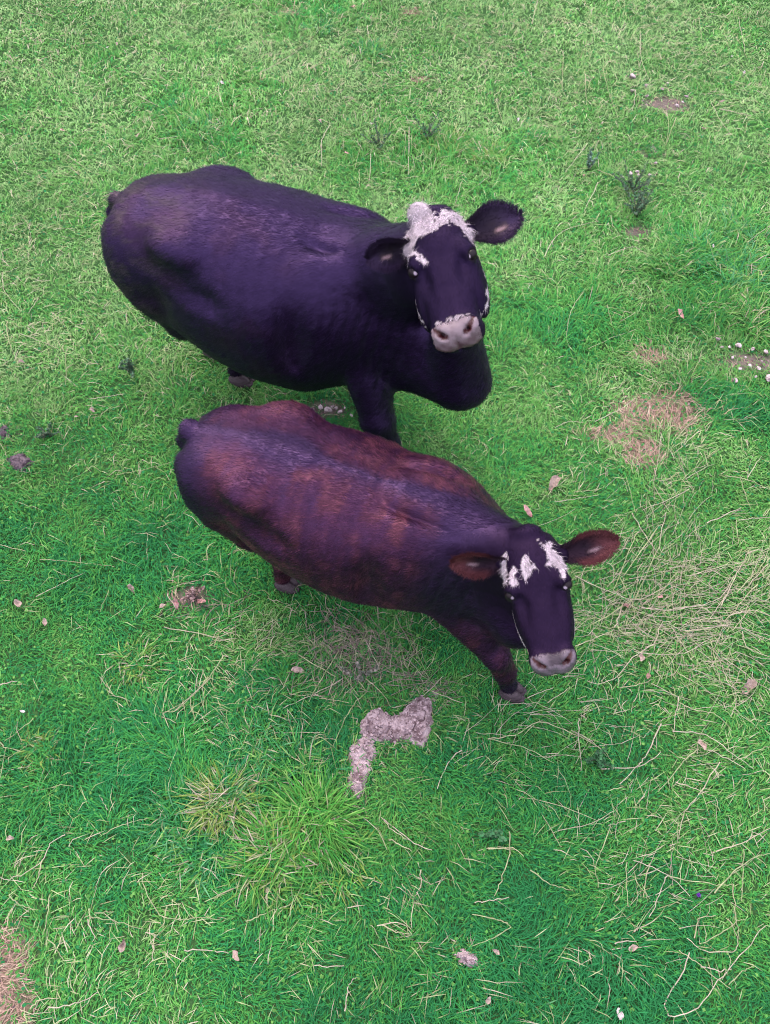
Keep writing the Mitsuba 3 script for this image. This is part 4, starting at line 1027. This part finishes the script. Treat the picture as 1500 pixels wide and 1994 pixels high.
# tangles of finer straw, too many to count
def tangle(name, seeds, label, look, r=.0015):
    rng = np.random.default_rng(seeds[0][0])
    parts = []
    for u, v, ru, rv, n, way, ln in seeds:
        for _ in range(n):
            a = way + rng.normal(0, .55)
            L = ln * rng.uniform(.4, 1.3)
            c = np.array([u, v]) + rng.normal(0, .5, 2) * [ru, rv]
            w0 = ground(*c)[:2]
            t = np.linspace(-.5, .5, 5)
            bend = rng.normal(0, .05)
            d = np.array([math.cos(a), math.sin(a)])
            xy = w0 + np.outer(t * L, d) + np.outer((t * t - .08) * L * bend * 4, [-d[1], d[0]])
            z = gz(xy[:, 0], xy[:, 1]) + .022 + .016 * rng.random() + rng.normal(0, .004, 5)
            parts.append(tube(np.stack([xy[:, 0], xy[:, 1], z], 1), r * rng.uniform(.7, 1.3), r * .5, 3))
    scene[name] = mikit.ply(join_vf(parts), look, smooth=True)
    tag(name, label, 'straw', kind='stuff')


tangle('loose_straw', [(1380, 1160, 190, 60, 90, .25, .20), (1330, 1225, 200, 36, 70, .12, .22), (1250, 1150, 150, 110, 60, .9, .22), (1420, 1290, 130, 90, 50, -.6, .18), (1300, 1080, 150, 90, 60, 1.0, .25), (1150, 1300, 180, 120, 40, .4, .16), (1280, 930, 130, 80, 40, 1.2, .18), (1330, 1650, 200, 220, 50, .8, .16), (1100, 1430, 220, 70, 35, .4, .2)],
       'tangled pale straw strewn right of the brown cow\'s head and over the lower right', 'straw_1')
tangle('twiggy_straw', [(700, 1260, 110, 70, 90, -.7, .20), (660, 1310, 110, 70, 70, .8, .18), (760, 1290, 120, 60, 50, -.2, .2), (840, 1340, 90, 40, 24, .3, .2), (640, 1230, 90, 40, 26, 1.5, .16), (420, 1180, 90, 50, 24, .5, .12)],
       'greyish twiggy tangle of dead stalks under the brown cow\'s belly', 'twig', .0021)


# ---------------------------------------------------------------- dung
FRINGE = []


def dung(pix, height, seed, label, crack=1.0, look='dung'):
    """A crusted pat: a height field over the traced outline, lumpy and cracked, with a rounded ragged edge."""
    from shapely.geometry import Polygon, Point
    import shapely
    pg = Polygon([tuple(ground(*p)[:2]) for p in pix]).buffer(.012).buffer(-.006)
    x0, y0, x1, y1 = pg.bounds
    h = .004
    gx, gy = np.arange(x0 - .02, x1 + .02, h), np.arange(y0 - .02, y1 + .02, h)
    X, Y = np.meshgrid(gx, gy, indexing='ij')
    pts = shapely.points(X.ravel(), Y.ravel())
    dist = np.where(shapely.contains(pg, pts), 1, -1) * shapely.distance(pg.exterior, pts)
    dist = dist.reshape(X.shape) + .030 * (nz(X, Y, .03, seed, 3) - .5)
    e = np.clip(dist / .045, 0, 1)
    lump = nz(X, Y, .10, seed + 1, 2)
    big = 1 - 2 * np.abs(nz(X, Y, .034, seed + 2, 4) - .5)
    cr = np.abs(nz(X, Y, .06, seed + 3, 2) - .5)
    Z = height * np.sqrt(np.maximum(1 - (1 - e) ** 2, 0)) * (.45 + 1.0 * lump) + .020 * (big - .7) * e + .010 * (nz(X, Y, .011, seed + 4, 3) - .5)
    Z -= crack * .016 * np.exp(-(cr / .012) ** 2) * (e > .1)
    Z = gz(X, Y) + np.where(dist > 0, np.maximum(Z, .002), -.05) - .002
    # turf growing over the edge
    fr = np.random.default_rng(seed + 50)
    eb = np.argwhere((dist > -.022) & (dist < .016))
    eb = eb[fr.integers(0, len(eb), int(len(eb) * h * h * 26000) + 20)]
    FRINGE.append(np.stack([X[eb[:, 0], eb[:, 1]], Y[eb[:, 0], eb[:, 1]]], 1) + fr.normal(0, .003, (len(eb), 2)))
    k1, k2 = X.shape
    i = (np.arange(k1 - 1)[:, None] * k2 + np.arange(k2 - 1)).ravel()
    q = np.stack([i, i + k2, i + k2 + 1, i + 1], 1)
    q = q[(dist.ravel()[q] > -.01).any(1)]
    use, inv = np.unique(q, return_inverse=True)
    k = numbered('dung_pat')
    # loose flakes of crust over it
    rng = np.random.default_rng(seed)
    ok = np.argwhere(dist > .004)
    m = max(30, int(len(ok) * h * h * 5500))
    c_ = ok[rng.integers(0, len(ok), m)]
    r = .004 + .009 * rng.random(m) ** 2
    b = np.stack([X[c_[:, 0], c_[:, 1]], Y[c_[:, 0], c_[:, 1]], Z[c_[:, 0], c_[:, 1]] + .002], 1)
    th = rng.uniform(0, 6.28, m)[:, None] + np.array([0, 1.4, 3.0, 4.6]) + rng.normal(0, .3, (m, 4))
    tip = rng.normal(0, .45, (m, 2))
    fx, fy = np.cos(th) * r[:, None], np.sin(th) * r[:, None] * .7
    vv = np.stack([b[:, :1] + fx, b[:, 1:2] + fy, b[:, 2:] + fx * tip[:, :1] + fy * tip[:, 1:] + r[:, None] * .25], -1).reshape(-1, 3)
    scene[k + '__crust_flakes'] = mikit.ply((vv, (np.array([[0, 1, 2], [0, 2, 3]])[None] + 4 * np.arange(m)[:, None, None]).reshape(-1, 3)), look + '_flake')
    tag(k + '__crust_flakes', kind='stuff')
    scene[k + '__crust'] = mikit.ply((np.stack([X.ravel(), Y.ravel(), Z.ravel()], 1)[use], inv.reshape(-1, 4)), look, smooth=True)
    tag(k, label, 'dung pat')


def crusty(a, b, s_):
    return {'type': 'bumpmap', 'arbitrary': mikit.proc(lambda p, n, uv: mikit.fbm(p.x * 170, p.y * 170, p.z * 170, 3), 1.5e-3), 'scale': .010,
            'b': {'type': 'principled', 'roughness': .9, 'specular': .15, 'base_color': mikit.proc(lambda p, n, uv: mikit.mix(a, b, mikit.smoothstep(.28, .64, mikit.fbm(p.x * s_, p.y * s_, p.z * 40, 4))))}}


for nme, a_, b_ in (('dung', (.17, .115, .135), (.52, .41, .46)), ('dung_dark', (.05, .035, .05), (.17, .13, .165))):
    scene[nme] = crusty(a_, b_, 24)
    scene[nme + '_flake'] = {'type': 'twosided', 'b': {'type': 'principled', 'roughness': .9, 'specular': .1, 'base_color': mikit.proc(lambda p, n, uv, a_=a_, b_=b_: mikit.mix(a_, b_, mikit.cell_rand(p.x * 130, p.y * 130, 3)))}}
PX = lambda text: traced((340, 1320), 2.679, text)[0]
dung(PX('975,250 1005,195 1070,172 1130,212 1170,215 1195,180 1240,130 1290,100 1340,140 1345,240 1320,320 1295,372 1245,355 1200,335 1160,352 1080,352 1010,335 968,300'), .075, 301, 'lilac grey crusted dung pat of two lobes below the brown cow')
dung(PX('975,290 1045,345 1050,410 1030,470 1005,530 985,600 945,630 895,580 915,500 905,420 935,350'), .058, 303, 'thin crumbled dung trail running down from the pat to the tussock', .6)
dung(PX('1310,90 1350,70 1395,75 1390,110 1360,150 1320,130'), .03, 304, 'small dung lump at the upper right end of the pat')
dung([(884, 1860), (900, 1852), (924, 1858), (936, 1876), (920, 1887), (898, 1876)], 0.075, 305, 'lone small lilac dung lump near the bottom edge', .3)
dung([(18, 900), (45, 888), (68, 905), (50, 922), (26, 918)], .06, 306, 'dark flat dung pat near the left edge level with the brown cow\'s rump', .5, 'dung_dark')
dung([(-2, 842), (16, 832), (24, 850), (8, 866)], .06, 307, 'dark dung lump cut by the left edge', .5, 'dung_dark')
dung([(1035, 268), (1050, 262), (1062, 270), (1050, 278)], .03, 308, 'small greyish dung lump beyond the black cow\'s far ear', .3)
dung([(1262, 288), (1275, 284), (1285, 298), (1270, 305)], .02, 309, 'small brown dung lump below the bare soil at the upper right', .3)

fr, e_ = np.random.default_rng(77), np.vstack(FRINGE)
m_ = len(e_)
fv, ff, fc = blades(e_[:, 0], e_[:, 1], gz(e_[:, 0], e_[:, 1]) - .003, .05 + .05 * fr.random(m_), np.clip(fr.normal(.62, .25, m_), .05, .98), fr.uniform(0, 6.28, m_), .0032 + .002 * fr.random(m_),
                    np.where(fr.random((m_, 1)) < .12, STRAWS[fr.integers(0, 4, m_)], GREENS[fr.integers(0, 4, m_)]) * (.75 + .4 * fr.random((m_, 1))))
scene['grass_fringe'] = leafy(fv, ff, fc)
tag('grass_fringe', 'grass blades leaning over the edges of the dung', 'grass', kind='stuff')

# ---------------------------------------------------------------- fallen leaves, pale stones, a clover flower
for nme, c in (('leaf_pale', (.42, .32, .30)), ('leaf_pink', (.58, .33, .34)), ('leaf_white', (.60, .54, .57)), ('leaf_brown', (.30, .18, .17))):
    scene[nme] = {'type': 'twosided', 'b': {'type': 'principled', 'roughness': .6, 'specular': .3, 'base_color': mikit.proc(lambda p, n, uv, c=c: mi.Color3f(c) * (.35 + 1.1 * mikit.fbm(p.x * 90, p.y * 90, p.z * 90, 3)))}}


def dry_leaf(u, v, size, look, seed, label, crumple=1.0, asp=.55):
    rng = np.random.default_rng(seed)
    n, k = 9, 7
    U, Vv = np.meshgrid(np.linspace(0, 1, n), np.linspace(-1, 1, k), indexing='ij')
    w = np.sin(np.pi * np.clip(U, .03, .97)) ** .7 * asp * .5
    p = np.stack([U - .5, Vv * w, .25 * crumple * np.abs(Vv) ** 1.5 * w * 2 + .16 * crumple * np.sin(U * 4 + rng.uniform(0, 6))], -1).reshape(-1, 3)
    p[:, 2] += crumple * .42 * (meshkit.fbm(p * 3.2 + seed * 3.1, 2) - .5)
    p[:, 1] += .24 * crumple * (meshkit.fbm(p * 2.5 + seed * 1.7, 2, 3) - .5)
    a = rng.uniform(0, 6.28)
    R_ = np.array([[math.cos(a), -math.sin(a), 0], [math.sin(a), math.cos(a), 0], [0, 0, 1]])
    c = ground(u, v, .045)
    c[:2] *= 1 - c[2] / CAM_H
    p = c + (p * size) @ R_.T
    i = (np.arange(n - 1)[:, None] * k + np.arange(k - 1)).ravel()
    kk = numbered('dry_leaf')
    scene[kk] = mikit.ply((p, np.stack([i, i + k, i + k + 1, i + 1], 1)), look, smooth=True)
    tag(kk, label, 'dry leaf')


LEAVES = [
 (1080, 942, .11, 'leaf_pale', 'large crumpled pale leaf right of the brown cow\'s neck', 1.3), (1028, 996, .08, 'leaf_pink', 'pinkish curled leaf just above the brown cow\'s poll', 1.1), (1324, 616, .075, 'leaf_pink', 'pink dry leaf upright in the grass right of the black cow', 1.1),
 (434, 166, .055, 'leaf_white', 'whitish leaf on the bright tussock beyond the black cow\'s back', .8), (210, 93, .04, 'leaf_white', 'left one of two small whitish leaves at the upper left', .8), (229, 86, .045, 'leaf_pale', 'right one of two small whitish leaves at the upper left', .8), (122, 256, .045, 'leaf_pink', 'small bright pink leaf at the far left', .8),
 (1365, 1452, .07, 'leaf_pale', 'pale pink leaf tangled in stalks at the right', 1.3), (240, 1842, .06, 'leaf_pale', 'pink crumpled leaf in the bottom left corner', 1.3), (460, 1862, .06, 'leaf_pale', 'pale leaf between the bottom left corner and the lone dung lump', 1.2), (35, 1175, .065, 'leaf_pale', 'pale pink leaf at the left edge level with the brown cow\'s foot', 1.2),
 (257, 1150, .06, 'leaf_pale', 'crumpled pale leaf left of the withered pinkish weed', 1.3), (580, 1308, .075, 'leaf_pale', 'pale leaf below the brown cow\'s belly', 1.1), (22, 1635, .05, 'leaf_pale', 'pale leaf at the left edge in the lower left quarter', 1.1), (1231, 1848, .05, 'leaf_pale', 'pale leaf near the bottom edge, beside a short stalk', 1.1), (1204, 1975, .05, 'leaf_white', 'white leaf cut close to the bottom edge', 1.),
 (44, 712, .06, 'leaf_pale', 'pale crumpled leaf at the left edge level with the black cow\'s belly', 1.2), (180, 802, .05, 'leaf_pale', 'small pale leaf left of the brown cow\'s rump', 1.), (47, 1388, .03, 'leaf_white', 'tiny white petal at the left edge', .5), (1008, 237, .05, 'leaf_white', 'whitish leaf beyond the black cow\'s far ear', 1.), (1285, 1165, .03, 'leaf_pink', 'small brownish leaf among the stalks right of the brown cow', 1.),
 (1248, 1282, .06, 'leaf_pale', 'flat greyish leaf right of the brown cow\'s muzzle', .8), (1262, 1318, .045, 'leaf_brown', 'dark small leaf below the flat greyish one', 1.), (1218, 1183, .05, 'leaf_brown', 'dark curled leaf under the stalk knot right of the brown cow', 1.2), (1387, 485, .03, 'leaf_white', 'small white leaf on the tussock at the right', .7), (1425, 113, .045, 'leaf_white', 'pale leaf near the top right corner', 1.),
 (1448, 145, .04, 'leaf_white', 'pale leaf below the one in the top right corner', 1.), (1405, 198, .05, 'leaf_pale', 'pale leaf right of the bare soil at the upper right', 1.), (1370, 252, .06, 'leaf_pale', 'long pale leaf right of the bare soil, lower one', 1.), (688, 13, .05, 'leaf_pink', 'pink leaf at the top edge', 1.), (725, 245, .05, 'leaf_white', 'white bent leaf beyond the black cow\'s withers', 1.), (624, 240, .045, 'leaf_pale', 'small pale leaf left of the white bent one', 1.),
 (676, 300, .045, 'leaf_pink', 'small pink leaf close behind the black cow\'s back', 1.), (1455, 1340, .10, 'leaf_pale', 'shredded pale leaf near the right edge below the straw', 1.5), (950, 1950, .04, 'leaf_pale', 'small pale leaf right of the bottom middle', 1.), (965, 1855, .04, 'leaf_pale', 'small pale leaf right of the lone dung lump', 1.), (395, 1175, .07, 'leaf_pink', 'reddish leaf shred under the withered weed', 1.3), (345, 1180, .06, 'leaf_pink', 'pink leaf shred left of the withered weed', 1.3),
 (1137, 343, .05, 'leaf_brown', 'brown leaf below the pale bluish weed', 1.), (320, 1185, .05, 'leaf_pale', 'pale pink leaf farthest left of the withered weed', 1.2), (150, 815, .03, 'leaf_pale', 'tiny pale leaf left of the small pale one', 1.), (270, 265, .04, 'leaf_pale', 'small pale leaf beyond the black cow\'s tail', 1.), (90, 1215, .05, 'leaf_pale', 'faded leaf below the pink one at the left', 1.),
]
for i, (u, v, s, look, label, cr) in enumerate(LEAVES):
    dry_leaf(u, v, s * .85, look, 400 + i, label, cr * 1.35)

scene['stone'] = {'type': 'bumpmap', 'arbitrary': mikit.proc(lambda p, n, uv: mikit.fbm(p.x * 150, p.y * 150, p.z * 150, 3), 2e-3), 'scale': .006,
                  'b': {'type': 'principled', 'roughness': .8, 'specular': .2, 'base_color': mikit.proc(lambda p, n, uv: mikit.mix((.20, .15, .17), (.58, .49, .53), mikit.smoothstep(.3, .6, mikit.fbm(p.x * 45, p.y * 45, p.z * 45, 3))))}}


def stone(u, v, size, seed, label, group=None):
    rng = np.random.default_rng(seed)
    m = trimesh.creation.icosphere(2, 1.0)
    q = np.array(m.vertices)
    q *= (.72 + .6 * meshkit.fbm(q * 1.3 + seed * 2.3, 3))[:, None]
    for _ in range(5):
        a = rng.normal(0, 1, 3); a /= np.linalg.norm(a)
        q -= np.maximum(q @ a - .62, 0)[:, None] * a
    q *= np.array([rng.uniform(.9, 1.5), rng.uniform(.7, 1.), rng.uniform(.45, .75)]) * size / 2
    a = rng.uniform(0, 6.28)
    q = q @ np.array([[math.cos(a), -math.sin(a), 0], [math.sin(a), math.cos(a), 0], [0, 0, 1]]).T
    k = numbered('pale_stone')
    scene[k] = mikit.ply((q + ground(u, v, size * .22 + .016), m.faces), 'stone', smooth=40)
    tag(k, label, 'stone', group)


G1, G2, G3 = 'stones on the bare soil at the right edge', 'stones around the bare soil at the upper right', 'stones between the two cows'
stone(1494, 742, .055, 500, 'whitest stone at the right edge, just below the bare soil')
stone(1231, 155, .06, 501, 'whitest stone in the upper right quarter, alone in the grass')


def strew(items, scale, seed, where, group):
    """Stones of one patch; those that stand out by place or size are told apart, the rest are alike."""
    a = np.array(items)
    names = {}
    for word, k in (('largest pale stone', a[:, 2].argmax()), ('leftmost pale stone', a[:, 0].argmin()), ('rightmost pale stone', a[:, 0].argmax()), ('topmost pale stone', a[:, 1].argmin()), ('lowest pale stone', a[:, 1].argmax()), ('smallest pale stone', a[:, 2].argmin())):
        names.setdefault(int(k), word)
    for i, (u, v, s) in enumerate(items):
        stone(u, v, s * scale, seed + i, f"{names.get(i, 'ordinary small pale stone in the midst')} {where}", group)


strew([(1397, 665, .04), (1404, 680, .03), (1437, 677, .05), (1464, 684, .045), (1419, 680, .03), (1458, 718, .04), (1428, 745, .06), (1475, 722, .045), (1440, 722, .035), (1490, 690, .05), (1482, 708, .03), (1425, 700, .03), (1450, 700, .025), (1470, 738, .03)], .75, 510, 'of the bare soil at the right edge', G1)
strew([(1232, 181, .05), (1258, 172, .05), (1259, 192, .04), (1317, 210, .05), (1289, 178, .035), (1300, 166, .03), (1336, 192, .035), (1227, 342, .045), (1210, 349, .045), (1240, 339, .04), (1243, 345, .03), (1265, 345, .035), (1276, 322, .04), (1328, 203, .03)], .8, 540, 'around the bare soil at the upper right', G2)
strew([(625, 797, .05), (640, 803, .055), (655, 800, .04), (662, 806, .035), (610, 800, .04), (648, 795, .03), (685, 812, .035), (672, 798, .025)], .7, 570, 'on the soil between the two cows', G3)

# one small purple clover head
rng = np.random.default_rng(9)
c = ground(1356, 1746, .035)
pet = []
for i in range(60):
    d = rng.normal(0, 1, 3); d[2] = abs(d[2]); d /= np.linalg.norm(d)
    pet.append(tube(c + np.outer([0, .5, 1], d) * .011, .0012, .0005, 4))
scene['purple_flower__petals'] = mikit.ply(join_vf(pet), {'type': 'principled', 'base_color': {'type': 'rgb', 'value': (.16, .04, .42)}, 'roughness': .6}, smooth=True)
scene['purple_flower__stem'] = mikit.ply(tube(np.linspace(c - [0, .008, .04], c, 4), .0012, .001), 'weed_stem', smooth=True)
tag('purple_flower', 'tiny purple flower head alone in the grass at the lower right', 'flower')
